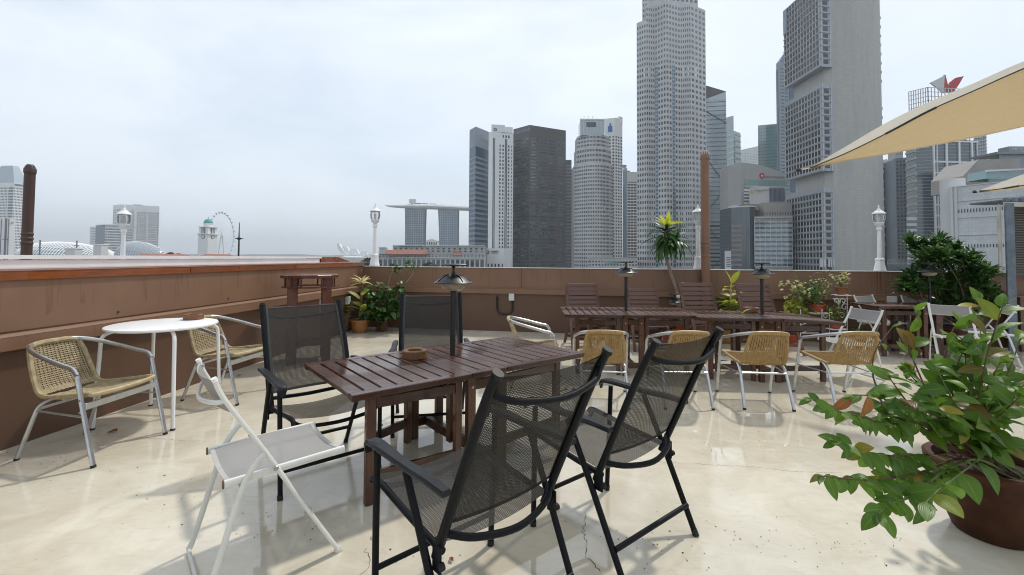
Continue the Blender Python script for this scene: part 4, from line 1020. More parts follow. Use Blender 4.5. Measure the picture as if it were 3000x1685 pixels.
# trees, hills and roofs near the river
M_FARTREE2 = M_TREEFAR
def far_tree(px, py_top, Y, wd, label, seed):
    rr = random.Random(seed); x, y = col(px, Y); zt_ = zat(px, py_top, Y); t = thing('broadleaf_tree', label, 'tree', (x, y, GZ), 0, 'trees along the river'); h = zt_ - GZ
    MB().tube([(0, 0, 0), (.3, 0, h * .4), (0, .2, h * .75)], [.5, .35, .15], 7).build('trunk', M_TRUNK, t)
    m = MB()
    for k in range(420):
        th = rr.uniform(0, 2 * PI); ph = math.acos(rr.uniform(-.5, 1)); r_ = wd * rr.uniform(.45, 1) ** .6 * (.8 + .3 * math.sin(3 * th + seed))
        c = Vector((r_ * math.sin(ph) * math.cos(th), r_ * math.sin(ph) * math.sin(th), h - wd * .75 + wd * .75 * math.cos(ph))); s = wd * rr.uniform(.07, .13)
        a = Vector((rr.gauss(0, 1), rr.gauss(0, 1), rr.gauss(0, 1))).normalized(); q = a.orthogonal().normalized(); e = a.cross(q)
        m.add([c - q * s - e * s * .6, c + q * s - e * s * .5, c + q * s * .6 + e * s, c - q * s * .5 + e * s * .7], [(0, 1, 2, 3)])
    m.build('crown', M_TREEFAR, t, smooth=False)
far_tree(1080, 757, 330, 9, 'dark green tree behind the second lamp post base', 1)
far_tree(1256, 770, 380, 8, 'green tree crown in front of the colonnaded hotel', 2)
far_tree(1150, 774, 360, 6, 'small tree left of the colonnade just above the parapet', 7)
far_tree(500, 741, 420, 7, 'tree top beside the red roof left of the clock tower', 3)
far_tree(522, 743, 430, 5, 'low tree top just left of the clock tower', 4)
m = MB()
def hill(u, v): x = 520 + 520 * u; y = 744 + 4 * math.sin(9 * u) * .4 + 3 * u - 1.5 * math.sin(23 * u) * .6; p = pd(x, y, 5200); return (p.x, 5200 + 500 * v, GZ + (p.z - GZ) * math.sin(PI * (.02 + .96 * v)) ** .6)
m.grid(hill, 30, 8).build('hills', M_HILL, kind='structure')
def red_roof(x0, x1, y0, y1, Y, label):
    t = thing('red_tiled_house', label, 'house', (col((x0 + x1) / 2, Y)[0], Y, GZ), 0, 'red roofed houses'); hw = (x1 - x0) / 2 / FPX * Y; ze_, zr = zat(x0, y1, Y) - GZ, zat(x0, y0, Y) - GZ
    MB().box((0, 5, ze_ / 2 - .2), (hw * 1.9, 10, ze_ - .4)).build('wall', M_CONCW, t, smooth=False)
    MB().add([(-hw, 0, ze_), (hw, 0, ze_), (hw * .82, 5, zr), (-hw * .82, 5, zr), (-hw, 10, ze_), (hw, 10, ze_)], [(0, 1, 2, 3), (3, 2, 5, 4), (0, 3, 4), (1, 5, 2), (0, 4, 5, 1)]).build('roof', M_REDROOF, t, smooth=False)
red_roof(388, 480, 743, 751, 260, 'long red tiled roof right of the small dome')
red_roof(480, 526, 744, 751, 262, 'shorter red tiled roof with a hipped end near the tree tops')
red_roof(578, 662, 744, 752, 255, 'red tiled roof at the foot of the clock tower')
# neighbouring roof just beyond the left parapet: pipe, boxes, aerials
NR = MB().prism([(-4.7, -2), (-4.4, 9.3), (-14, 10), (-14, -2)], -22, .55).build('neighbour_roof', M_ROOFDECK, kind='structure')
def vent_pipe(name, label, px, pxt, yt, Y, r_, z0, mat, brk):
    t = thing(name, label, 'pipe', (pd(px, 742, Y).x, Y, z0)); h = zat(pxt, yt, Y) - z0; dx = pd(pxt, yt, Y).x - pd(px, 742, Y).x; 
    MB().tube([(0, 0, 0), (dx, 0, h - r_ * 1.6)], r_, 20).build('pipe_body', mat, t)
    m = MB(); c = Vector((dx, 0, h - r_ * 1.6)); MB().lathe([(r_ * 1.12, -r_ * .9), (r_ * 1.14, .0), (r_ * 1.0, .02)], 20, c).build('cap_collar', mat, t)
    m.lathe([(r_ * .98, 0), (r_ * .86, r_ * .6), (r_ * .60, r_ * 1.05), (r_ * .48, r_ * 1.15), (.005, r_ * 1.2)], 20, c).build('cap_dome', mat, t)
    for k in range(12):
        th = 2 * PI * k / 12; MB().tube([c + Vector((r_ * 1.02 * math.cos(th), r_ * 1.02 * math.sin(th), 0)), c + Vector((r_ * .84 * math.cos(th), r_ * .84 * math.sin(th), r_ * .68)), c + Vector((r_ * .5 * math.cos(th), r_ * .5 * math.sin(th), r_ * 1.18))], r_ * .055, 5).build('cap_rib', mat if r_ < .06 else M_CONCP, t)
    for z in brk: MB().lathe([(r_ * 1.0, z - .02), (r_ * 1.10, z - .012), (r_ * 1.10, z + .012), (r_ * 1.0, z + .02)], 20, (dx * z / h, 0, 0), top=False, bot=False).build('joint_ring', mat, t)
    return t
vent_pipe('vent_pipe', 'dark brown vent pipe standing beyond the left parapet', 77, 89, 477, 6.0, .056, .55, M_PIPEDK, (1.1, 1.16, 1.22))
vent_pipe('vent_pipe', 'tall brown vent pipe fixed to the back parapet beside the third lamp post', 2067, 2065, 437, 8.55, .080, 0, M_PIPE, (1.55, 1.72, 1.80))
def aerial(px, y0, Y, label, arms=()):
    t = thing('aerial', label, 'aerial', (pd(px, 745, Y).x, Y, .55)); h = zat(px, y0, Y) - .55
    MB().tube([(0, 0, 0), (0, 0, h)], .012, 6).build('mast', M_LETGREY, t)
    for z, l_ in arms: MB().tube([(-l_, 0, h - z), (l_, 0, h - z)], .006, 5).build('cross_arm', M_LETGREY, t)
aerial(116, 703, 9.2, 'thin grey aerial mast on the roof beyond the left parapet, nearest the brown pipe', ((.08, .03),))
aerial(224, 705, 9.2, 'thin grey aerial with short arms above the larger spiky dome', ((.1, .05), (.16, .04)))
aerial(14, 640, 6.5, 'grey mast at the far left edge in front of the small white building', ((.3, .04),))
t = thing('lightning_rod', 'black pole with a small crosspiece standing alone right of the ferris wheel', 'pole', (pd(699, 745, 9.2).x, 9.2, .55)); h = zat(699, 652, 9.2) - .55
MB().tube([(0, 0, 0), (0, 0, h * .72), (0, 0, h)], [.018, .016, .006], 8).build('rod', M_BLACK, t); MB().lathe([(.012, -.03), (.05, -.005), (.05, .005), (.012, .03)], 10, (0, 0, h * .80)).tube([(-.08, 0, h * .80), (.08, 0, h * .80)], .008, 6).build('crosspiece', M_BLACK, t)
for x, y0, wd_, lab in ((216, 729, .19, 'pale grey roof box in front of the larger dome'), (295, 718, .15, 'white roof box just left of the lamp post')):
    X = pd(x, 745, 9.0).x; t = thing('roof_box', lab, 'box', (X, 9.0, .55)); h = zat(x, y0, 9.0) - .55
    MB().box((0, 0, h / 2), (wd_, .18, h), ch=.008).build('box_body', M_CONCP, t); MB().box((0, 0, h + .006), (wd_ * 1.1, .2, .012), ch=.003).build('box_lid', M_CONCW, t)
# ---------------------------------------------------------------- white lamp posts
M_LAMPGL = CLEAR('lamp_globe_glass', (.45, .48, .5), .10)
def lamp_post():
    t = thing('lamp_post', '', 'lamp post', group='white lamp posts on the parapets')
    MB().lathe([(.110, 0), (.114, .02), (.104, .05), (.084, .16), (.078, .22), (.088, .235), (.082, .26), (.055, .275)], 8, a0=R(22.5)).build('base', M_WHITE, t, ang=30)
    MB().lathe([(.050, .275), (.043, .40), (.033, .86), (.040, .865), (.040, .875)], 12).build('shaft', M_WHITE, t)
    MB().lathe([(.050, .875), (.055, .89), (.05, .92), (.052, .94), (.03, .945)], 12).build('collar', M_WHITE, t)
    MB().lathe([(.03, .945), (.045, .96), (.085, .995), (.09, 1.01), (.075, 1.015), (.095, 1.03), (.095, 1.045), (.06, 1.05)], 16).build('lantern_base', M_WHITE, t)
    prof = [(.082, 1.045), (.100, 1.09), (.107, 1.14), (.103, 1.19), (.088, 1.225)]
    MB().lathe(prof, 20, top=False, bot=False).build('globe', M_LAMPGL, t)
    for k in range(6): MB().tube([(r_ * 1.03 * math.cos(k * PI / 3), r_ * 1.03 * math.sin(k * PI / 3), z) for r_, z in prof], .0055, 6).build('rib', M_WHITE, t)
    MB().lathe([(.02, 1.05), (.028, 1.10), (.022, 1.16), (.008, 1.18)], 10).build('bulb', M_LETWHITE, t)
    MB().lathe([(.118, 1.222), (.124, 1.23), (.118, 1.245), (.085, 1.275), (.05, 1.30), (.045, 1.315), (.028, 1.325)], 20).build('roof', M_WHITE, t)
    MB().lathe([(.016, 1.325), (.028, 1.34), (.016, 1.355), (.010, 1.37), (.018, 1.385), (.006, 1.41), (.001, 1.44)], 10).build('finial', M_WHITE, t)
    return t
lp = lamp_post(); snapshot(lp)
labs = ['white lamp post behind the corner where the parapets meet', 'white lamp post half hidden by the tall brown vent pipe', 'white lamp post in front of the rounded concrete tower, rightmost', 'white lamp post beyond the left parapet before the two hotels']
spots = [(1097, 779, 592, 9.86), (2046, 791, 594, 8.78), (2578, 796, 598, 8.27)]
for i, (x, yb, yt, Y) in enumerate(spots):
    p = pd(x, yb, Y); s_ = (zat(x, yt, Y) - 1.297) / 1.44
    if i == 0: lp.location = (p.x, Y, 1.297); lp['label'] = labs[0]; lp.scale = (s_,) * 3
    else: dup(lp, (p.x, Y, 1.297), .3 * i, labs[i], s_)
dup(lp, (pd(360, 740, 8.6).x, 8.6, zat(360, 597, 8.6) - 1.44 * .97), .5, labs[3], .97)
MB().box((pd(360, 740, 8.6).x, 8.6, (.55 + zat(360, 597, 8.6) - 1.44 * .97) / 2), (.4, .4, zat(360, 597, 8.6) - 1.44 * .97 - .55)).build('roof_pier', M_CONCW, smooth=False)
tag(bpy.data.objects['roof_pier'], 'white pier carrying the lamp post beyond the left parapet', 'pier')

# ---------------------------------------------------------------- furniture
M_FRAME = MAT('black_powder_coat', (.010, .011, .013), .40, var=.1, scale=30, bmp=.05, spec=.12)
M_ARM = MAT('black_plastic', (.018, .019, .021), .45, var=.15, scale=25, bmp=.12, spec=.2)
M_SLING = SLING('black_sling_mesh', (.066, .060, .052), (.010, .010, .010), .0065, .40)
M_SLINGHEM = MAT('black_sling_hem', (.035, .033, .031), .7, var=.2, scale=60, bmp=.2)
M_WSLING = SLING('grey_white_sling', (.35, .34, .325), (.27, .26, .25), .006, .80)
M_WHEM = MAT('grey_sling_hem', (.46, .45, .43), .7, var=.08, scale=30)
M_WMETAL = MAT('white_enamel', (.72, .72, .68), .35, var=.06, scale=9, coat=.2)
M_RUST = MAT('rust', (.22, .10, .05), .8, var=.2, scale=40)
M_ALU = MAT('brushed_aluminium', (.60, .61, .62), .28, metal=.85, var=.1, scale=14)
M_SCREW = MAT('steel_screw', (.5, .5, .5), .3, metal=.9)
M_RUBBER = MAT('rubber_foot', (.02, .02, .02), .8)
M_RATTAN = MAT('honey_rattan', (.41, .28, .115), .45, var=.16, scale=30, c2=(.30, .175, .05), each=.2)
M_RATTANP = MAT('pale_rattan', (.47, .39, .23), .5, var=.14, scale=30, c2=(.30, .22, .11), each=.25)
M_TABLE = WOOD('wet_dark_wood', (.100, .040, .020), (.038, .014, .007), .20, axis=1, scale=3, coat=.12)
M_TABLEL = WOOD('dark_wood_leg', (.120, .042, .015), (.05, .016, .007), .3, axis=2, scale=3, coat=.3)
M_TABLEX = WOOD('dark_wood_rail', (.085, .030, .014), (.030, .010, .005), .20, axis=0, scale=3, coat=.12)
M_STOOL = WOOD('red_brown_wood', (.15, .038, .016), (.07, .016, .008), .25, axis=2, scale=3, coat=.4)
M_RECL = WOOD('weathered_brown_slat', (.165, .080, .056), (.085, .038, .026), .42, axis=0, scale=4, coat=.1)
M_ASH = WOOD('ashtray_wood', (.27, .125, .045), (.13, .05, .018), .35, axis=2, scale=5, coat=.3)
M_LGLASS = CLEAR('frosted_lamp_bowl', (.62, .56, .42), .55, .15)
M_SOLAR = MAT('solar_panel', (.10, .11, .12), .12, coat=.6)

def black_chair():
    t = thing('sling_armchair', '', 'chair', group='black sling armchairs around the front table')
    for s in (-1, 1):
        ft = MB().tube([(s * .319, .228, .0), (s * .330, .205, .668)], .0150, 10).build('leg', M_FRAME, t)
        MB().tube([(s * .3195, .2285, -.001), (s * .3205, .2265, .028)], .0172, 10).build('foot_cap', M_RUBBER, ft)
        MB().lathe([(.0, 0), (.008, 0), (.006, .004), (0, .004)], 8, top=False, bot=False).build('bolt', M_SCREW, ft, loc=(s * .3415, .2205, .30)).rotation_euler = (0, s * PI / 2, 0)
        bt = MB().tube(smooth([(s * .310, -.389, 0), (s * .322, -.19, .40), (s * .330, -.045, .672)], 5), .0155, 10).build('leg', M_FRAME, t)
        MB().tube([(s * .310, -.390, -.001), (s * .3107, -.376, .028)], .0175, 10).build('foot_cap', M_RUBBER, bt)
        rail = smooth([(s * .283, -.195, .405), (s * .284, -.275, .58), (s * .286, -.42, .90), (s * .2865, -.50, 1.06), (s * .286, -.538, 1.128)], 5)
        br = MB().tube(rail, .0215, 12, ry=.0165).build('back_rail', M_FRAME, t)
        MB().tube([Vector((s * .286, -.536, 1.122)), Vector((s * .286, -.544, 1.138))], .0235, 12, ry=.0185).build('end_cap', M_ARM, br)
        MB().tube(smooth([(s * .283, .35, .478), (s * .283, .325, .500), (s * .283, .22, .492), (s * .283, .0, .462), (s * .283, -.235, .438)], 5), .0145, 10).build('seat_rail', M_FRAME, t)
        MB().box((s * .300, -.225, .415), (.010, .055, .10), ch=.004).build('hinge_bracket', M_FRAME, t)
        MB().lathe([(.0, -.010), (.015, -.010), (.015, .004), (.009, .008), (0, .008)], 12, top=False, bot=False).build('hinge_knob', M_ARM, t, loc=(s * .302, -.255, .400)).rotation_euler = (0, s * PI / 2, 0)
        prof = [(.285, .655, .016), (.283, .683, .024), (.262, .699, .030), (.20, .706, .034), (.10, .704, .031), (-.02, .700, .024), (-.12, .703, .027), (-.22, .706, .026), (-.326, .700, .020)]
        pts = smooth([(y, z, w_) for y, z, w_ in prof], 4)
        m = MB(); vs = []; fs = []
        for y, z, w_ in pts:
            vs += [(s * .331 - w_, y, z - .004), (s * .331 - w_ * .75, y, z + .006), (s * .331 + w_ * .75, y, z + .006), (s * .331 + w_, y, z - .004), (s * .331 + w_ * .8, y, z - .017), (s * .331 - w_ * .8, y, z - .017)]
        for i in range(len(pts) - 1):
            for j in range(6): fs.append((i * 6 + j, i * 6 + (j + 1) % 6, i * 6 + 6 + (j + 1) % 6, i * 6 + 6 + j))
        fs += [tuple(range(6))[::-1], tuple(range(len(vs) - 6, len(vs)))]
        m.add(vs, fs).build('armrest', M_ARM, t, ang=50)
    MB().tube(smooth([(-.27, -.505, 1.055), (-.20, -.545, 1.030), (0, -.575, 1.012), (.20, -.545, 1.030), (.27, -.505, 1.055)], 5), .0125, 10).build('back_crossbar', M_FRAME, t)
    MB().tube(smooth([(-.275, -.235, .50), (-.18, -.30, .478), (0, -.335, .462), (.18, -.30, .478), (.275, -.235, .50)], 5), .0140, 10).build('back_crossbar', M_FRAME, t)
    MB().tube(smooth([(-.28, .315, .485), (-.2, .31, .445), (0, .305, .425), (.2, .31, .445), (.28, .315, .485)], 5), .0125, 10).build('seat_crossbar', M_FRAME, t)
    MB().tube([(-.312, -.335, .14), (.312, -.335, .14)], .0135, 10).build('stretcher', M_FRAME, t)
    MB().tube([(-.322, .222, .165), (.322, .222, .165)], .0125, 10).build('stretcher', M_FRAME, t)
    by = [(.530, -.253), (.60, -.285), (.75, -.352), (.9, -.42), (1.06, -.503), (1.118, -.536)]
    def back(u, v):
        k = v * (len(by) - 1); i = min(int(k), len(by) - 2); f = k - i
        z = by[i][0] * (1 - f) + by[i + 1][0] * f; y = by[i][1] * (1 - f) + by[i + 1][1] * f
        x = (u - .5) * .556; sag = .030 * (1 - (2 * u - 1) ** 2)
        zz = z - (.012 * (1 - (2 * u - 1) ** 2) if v > .97 else 0)
        return (x, y - sag + .012, zz)
    bs = MB().grid(back, 12, 20, .556, .70).build('back_sling', M_SLING, t)
    hem = MB().grid(lambda u, v: Vector(back(.03 + .94 * u, .0 + .05 * v)) + Vector((0, .003, 0)), 12, 1).grid(lambda u, v: Vector(back(.03 + .94 * u, .945 + .05 * v)) + Vector((0, .003, 0)), 12, 1)
    hem.grid(lambda u, v: Vector(back(.0 + .045 * u, v)) + Vector((0, .003, 0)), 1, 12).grid(lambda u, v: Vector(back(.955 + .045 * u, v)) + Vector((0, .003, 0)), 1, 12).build('sling_hem', M_SLINGHEM, bs)
    sp = [(.330, .506), (.22, .504), (.08, .482), (-.08, .464), (-.215, .452)]
    def seat(u, v):
        k = v * 4; i = min(int(k), 3); f = k - i
        y = sp[i][0] * (1 - f) + sp[i + 1][0] * f; z = sp[i][1] * (1 - f) + sp[i + 1][1] * f
        return ((u - .5) * .556, y, z - .030 * (1 - (2 * u - 1) ** 2) + .006)
    MB().grid(seat, 12, 14, .556, .56).build('seat_sling', M_SLING, t)
    snapshot(t); return t
bc = black_chair()
for i, (x, y, a, lab) in enumerate(((-.189, 2.042, 41.7, 'black sling armchair nearest the camera, its back to us'), (.521, 2.623, 39.0, 'black sling armchair right of the nearest one, also seen from behind'), (-1.321, 3.232, -139.8, 'black sling armchair on the far side of the front table, left of the lamp'), (-.714, 4.118, -168.8, 'black sling armchair directly behind the lamp pole of the front table'))):
    if i == 0: bc.location = (x, y, 0); bc.rotation_euler = (0, 0, R(a)); bc['label'] = lab
    else: dup(bc, (x, y, 0), R(a), lab)

def slat_table(name, label, x, y, rz, Lh, Wd, h, droop=0., ns=8):
    t = thing(name, label, 'table', (x, y, 0), rz, 'dark slatted gateleg tables')
    c = Lh * .155; lf = (Lh - c) / 2; th = .026; ew = .062; gap = .016
    def section(x0, x1, n, tilt=0.):
        piv = Matrix.Identity(4)
        if tilt: px0 = x0 if x0 > 0 else x1; piv = Matrix.Translation((px0, 0, h)) @ Matrix.Rotation(tilt, 4, 'Y') @ Matrix.Translation((-px0, 0, -h))
        g = .0025
        er = MB().box((0, 0, 0), (x1 - x0 - 2 * g, ew, th + .012), ch=.004).mesh('edge_rail', M_TABLEX)
        for s in (-1, 1):
            o = link('edge_rail', er, t); o.matrix_local = piv @ Matrix.Translation(((x0 + x1) / 2, s * (Wd / 2 - ew / 2), h - th / 2 - .006))
        pit = (x1 - x0 - 2 * g + gap) / n; sm = MB().box((0, 0, 0), (pit - gap, Wd - 2 * ew - .003, th), ch=.0035).mesh('slat', M_TABLE)
        for i in range(n):
            o = link('slat', sm, t); o.matrix_local = piv @ Matrix.Translation((x0 + g + (i + .5) * pit - gap / 2, 0, h - th / 2 - .0015)) @ Matrix.Rotation(random.uniform(-.002, .002), 4, 'Z')
    section(-Lh / 2, -c / 2, ns); section(-c / 2, c / 2, 3); section(c / 2, Lh / 2, ns, droop)
    leg = MB().box((0, 0, 0), (.062, .048, h - .04), ch=.004).mesh('leg', M_TABLEL); zl = (h - .04) / 2
    for s in (-1, 1):
        for q in (-1, 1):
            o = link('leg', leg, t, (s * (c / 2 - .034), q * (Wd / 2 - .075), zl))
            MB().lathe([(0, 0), (.011, 0), (.009, .005), (0, .005)], 10, top=False, bot=False).build('bolt', M_SCREW, o, loc=(0, q * .024, zl - .07)).rotation_euler = (-q * PI / 2, 0, 0)
    for z in (.13, h - .10):
        for q in (-1, 1): MB().box((0, q * (Wd / 2 - .075), z), (c - .13 if c > .15 else .02, .03, .07), ch=.003).build('rail', M_TABLEX, t)
        MB().box((0, 0, z), (.05, Wd - .20, .07), ch=.003).build('rail', M_TABLE, t)
    MB().box((0, 0, .36), (.09, .06, .55), ch=.003).build('center_post', M_TABLEL, t)
    for s in (-1, 1):
        for q in ((-1, 1) if s < 0 else (-1,)):
            a = Vector((s * (c / 2 + .045), q * (Wd / 2 - .115), 0)); bb = Vector((s * (Lh / 2 - .175), q * (Wd / 2 - .16), 0))
            if q > 0: bb = Vector((s * (Lh / 2 - .42), q * (Wd / 2 - .24), 0))
            g2 = math.atan2((bb - a).y, (bb - a).x)
            dz = -math.sin(droop) * (Lh / 2 - c / 2 - .17) if s > 0 else 0
            for p, w_, nm in ((a, .05, 'leg'), (bb, .058, 'leg')):
                hh = h - .045 + (dz if p is bb else 0)
                MB().box((p.x, p.y, hh / 2), (w_, .046, hh), g2, ch=.004, m=Matrix.Translation((p.x, p.y, hh / 2)) @ Matrix.Rotation(g2, 4, 'Z')).build(nm, M_TABLEL, t)
            for z in (.16, h - .115 + dz * .5): MB().bar(a + Vector((0, 0, z)) + (bb - a).normalized() * .026, bb + Vector((0, 0, z)) - (bb - a).normalized() * .03, .028, .065).build('gate_rail', M_TABLEX, t)
    return t
slat_table('slatted_table', 'wet dark slatted gateleg table in the foreground between four black armchairs', -.45, 3.563, R(38.9), 1.93, .98, .72)
slat_table('slatted_table', 'slatted gateleg table in the back row, left one with a lamp pole', 1.57, 6.27, R(-1.5), 1.76, .96, .78)
slat_table('slatted_table', 'slatted gateleg table in the back row, right one touching its neighbour', 3.18, 5.94, R(-3.5), 1.70, .82, .78, R(3.0))
slat_table('slatted_table', 'slatted gateleg table at far right among white folding chairs', 6.45, 7.30, R(-3), 1.62, .72, .79)

def table_lamp():
    t = thing('garden_lamp', '', 'lamp', group='black solar lamps through the tables')
    MB().lathe([(.021, .45), (.021, 1.215), (.028, 1.218), (.028, 1.232), (.018, 1.236)], 16).build('pole', M_BLACK, t)
    MB().lathe([(.006, 1.228), (.055, 1.232), (.086, 1.250), (.099, 1.278), (.100, 1.300)], 28, top=False, bot=False).build('glass_bowl', M_LGLASS, t)
    MB().lathe([(.0, 1.236), (.03, 1.238), (.035, 1.255), (.0, 1.258)], 12, top=False, bot=False).build('bulb_plate', M_SCREW, t)
    m = MB(); sh = [(.154, 1.292), (.156, 1.297), (.140, 1.307), (.118, 1.325), (.085, 1.346), (.045, 1.358), (.018, 1.361)]
    m.lathe(sh, 40, top=True, bot=False); k = len(m.v)
    m.lathe([(.154, 1.292), (.13, 1.300), (.095, 1.305), (.0, 1.306)], 40, top=False, bot=False).build('shade', M_BLACK, t)
    for a in range(8):
        th = a * PI / 4; MB().tube([(r_ * math.cos(th), r_ * math.sin(th), z + .003) for r_, z in sh[2:6]], .0035, 5).build('shade_rib', M_BLACK, t)
    MB().lathe([(.026, 1.36), (.018, 1.375), (.009, 1.395), (.011, 1.415), (.02, 1.428), (.0, 1.43)], 14).build('neck', M_BLACK, t)
    p = MB().box((0, 0, 1.437), (.155, .155, .014), ch=.005).build('panel_holder', M_BLACK, t)
    MB().box((0, 0, 1.4455), (.138, .138, .004), ch=.001).build('solar_panel', M_SOLAR, p)
    snapshot(t); return t
gl = table_lamp()
for i, (px, py, z, rz, lab) in enumerate(((1326, 1040, .72, .68, 'black solar lamp rising through the front table'), (1834, 911, .78, .1, 'black solar lamp on the left table of the back row'), (2233, 919, .78, -.1, 'black solar lamp on the right table of the back row'), (2724, 892, .79, .3, 'black solar lamp on the far right table before the big shrub'))):
    p = pz(px, py, z); dz = z - .72
    s_ = 1.0 if i == 0 else .99
    if i == 0: gl.location = (p.x, p.y, 0); gl.rotation_euler = (0, 0, rz); gl['label'] = lab
    else: dup(gl, (p.x, p.y, dz * .35), rz, lab, s_)
def ashtray(px, py, z, rz, label, r_=.105, hh=.058):
    p = pz(px, py, z); t = thing('ashtray', label, 'ashtray', (p.x, p.y, z + .001), rz, 'octagonal wooden ashtrays')
    MB().lathe([(r_, 0), (r_ * 1.02, hh * .9), (r_ * .98, hh), (r_ * .66, hh), (r_ * .62, hh * .93), (r_ * .60, hh * .35), (0.001, hh * .33)], 8, top=True).build('bowl', M_ASH, t, smooth=False)
    return t
ashtray(1215, 1047, .72, .3, 'octagonal wooden ashtray on the front table left of the lamp pole', .097)
ashtray(2200, 913, .78, .1, 'octagonal wooden ashtray with a leaf beside the right back row lamp', .105)

# bistro chairs of aluminium tube and rattan
def bistro(name, matr, dense, ns):
    t = thing(name, '', 'chair', group='aluminium and rattan bistro chairs')
    loop = round_path([(.285, .29, 0), (.287, .165, .60), (.283, .13, .648)], .05)
    def side(s):
        return [(s * .285, .290, .0), (s * .288, .195, .40), (s * .288, .150, .60), (s * .286, .112, .640), (s * .278, .03, .660), (s * .262, -.12, .700), (s * .225, -.27, .740), (s * .165, -.345, .762)]
    tip = smooth(side(1)[2:] + [(.08, -.372, .768), (-.08, -.372, .768)] + side(-1)[2:][::-1], 5)
    MB().tube(tip, .0165, 10, ry=.0115).build('arm_loop', M_ALU, t)
    for s in (-1, 1):
        l = MB().tube([(s * .285, .290, 0), (s * .288, .195, .40), (s * .2882, .152, .598)], .0165, 10, ry=.0125).build('leg', M_ALU, t)
        MB().tube([(s * .285, .2905, -.001), (s * .2852, .286, .016)], .0180, 10, ry=.014).build('foot_cap', M_RUBBER, l)
        l = MB().tube(round_path([(s * .235, -.335, 0), (s * .222, -.20, .375), (s * .212, -.10, .425), (s * .212, -.02, .425)], .07), .0155, 10, ry=.0125).build('leg', M_ALU, t)
        MB().tube([(s * .235, -.3355, -.001), (s * .2345, -.330, .016)], .0172, 10, ry=.014).build('foot_cap', M_RUBBER, l)
        MB().tube([(s * .284, .215, .325), (s * .226, -.215, .335)], .007, 8).build('side_bar', M_ALU, t)
        for z in (.44, .36): MB().lathe([(0, 0), (.009, 0), (.007, .005), (0, .005)], 8, top=False, bot=False).build('rivet', M_SCREW, t, loc=(s * .302, .196, z)).rotation_euler = (0, s * PI / 2, 0)
    MB().box((0, .205, .392), (.555, .014, .045), ch=.003).build('front_bar', M_ALU, t)
    MB().tube([(-.222, -.225, .34), (.222, -.225, .34)], .009, 8).build('rear_bar', M_ALU, t)
    # woven seat and back on a rattan wrapped hoop
    sx = lambda y: .205 + .035 * (y + .175) / .385
    hoop = [(.168, -.352, .752), (.188, -.318, .66), (.200, -.275, .55), (.203, -.235, .462), (.206, -.185, .428), (.212, -.10, .428), (.228, .06, .447), (.240, .185, .462), (.215, .222, .458)]
    full = smooth(hoop + [(0, .235, .452)] + [(-x, y, z) for x, y, z in hoop[::-1]], 5)
    MB().tube(full, .0165, 8).build('wrapped_hoop', matr, t)
    MB().tube(smooth([(.172, -.352, .755), (.09, -.372, .768), (-.09, -.372, .768), (-.172, -.352, .755)], 4), .0205, 8).build('wrapped_top', matr, t)
    bk = [(.752, -.356), (.66, -.327), (.55, -.287), (.462, -.248), (.432, -.20)]
    def backpt(u, v):
        k = v * 4; i = min(int(k), 3); f = k - i; z = bk[i][0] * (1 - f) + bk[i + 1][0] * f; y = bk[i][1] * (1 - f) + bk[i + 1][1] * f
        hw = .162 + .035 * min(1, v * 1.2); return Vector(((u * 2 - 1) * hw, y - .016 * (1 - (2 * u - 1) ** 2), z))
    m = MB(); n = ns
    for i in range(n):
        u = (i + .5) / n; w_ = .0046 if not dense else .0036
        P = [backpt(u, v / 10) + Vector((0, .0025 * (-1) ** (i), 0)) for v in range(11)]
        m.tube(P, w_, 4, ry=.0022)
    m.build('back_strands', matr, t, smooth=False, kind='stuff')
    m = MB()
    rows = [v / 26 for v in range(1, 26)] if dense else [.06, .09, .40, .43, .46, .50, .54, .57, .60, .93, .96]
    for k, v in enumerate(rows):
        m.tube([backpt(u / 24, v) + Vector((0, .006 * math.sin(u * PI + k * PI) * (1 if dense else .8), .004 * math.sin(u * .9 + k) * (0 if dense else 1))) for u in range(25)], .0034, 4, ry=.0028)
    m.build('back_weave', matr, t, smooth=False, kind='stuff')
    def seatpt(u, v):
        y = -.19 + .415 * v; hw = sx(y); z = .428 + .033 * v - .014 * math.sin(PI * v) - .012 * (1 - (2 * u - 1) ** 2); return Vector(((u * 2 - 1) * hw, y, z))
    m = MB()
    ny = 34 if dense else 26
    for j in range(ny):
        v = (j + .5) / ny; m.tube([seatpt(u / 8, v) + Vector((0, 0, .003 * (-1) ** (u + j))) for u in range(9)], .0052, 4, ry=.003)
    m.build('seat_strands', matr, t, smooth=False, kind='stuff')
    m = MB()
    for i in range(14): u = (i + .5) / 14; m.tube([seatpt(u, v / 10) + Vector((0, 0, -.003)) for v in range(11)], .0042, 4, ry=.003)
    m.build('seat_weave', matr, t, smooth=False, kind='stuff')
    snapshot(t); return t
rb = bistro('rattan_chair', M_RATTAN, False, 30); rp = bistro('rattan_chair', M_RATTANP, True, 26)
spots = ((2.591, 4.894, -5.3, 'honey rattan chair second from right in the row, its back to us', 1.), (3.494, 4.932, -.5, 'rightmost honey rattan chair of the back row, above the leafy plant', 1.), (1.782, 4.904, -1.7, 'rattan chair mostly hidden behind the second black armchair', 1.), (.968, 4.915, -6.1, 'honey rattan chair seen between the two near black armchairs', 1.))
for i, (x, y, a, lab, s_) in enumerate(spots):
    if i == 0: rb.location = (x, y, 0); rb.rotation_euler = (0, 0, R(a)); rb['label'] = lab
    else: dup(rb, (x, y, 0), R(a), lab, s_)
spots = ((-3.23, 3.591, -94.5, 'pale rattan chair at far left facing the white round table', 1.065), (-3.017, 4.962, -97.1, 'pale rattan chair behind the white round table', 1.065), (.335, 5.518, -89.5, 'greyish rattan chair side on at the left end of the back row tables', 1.0))
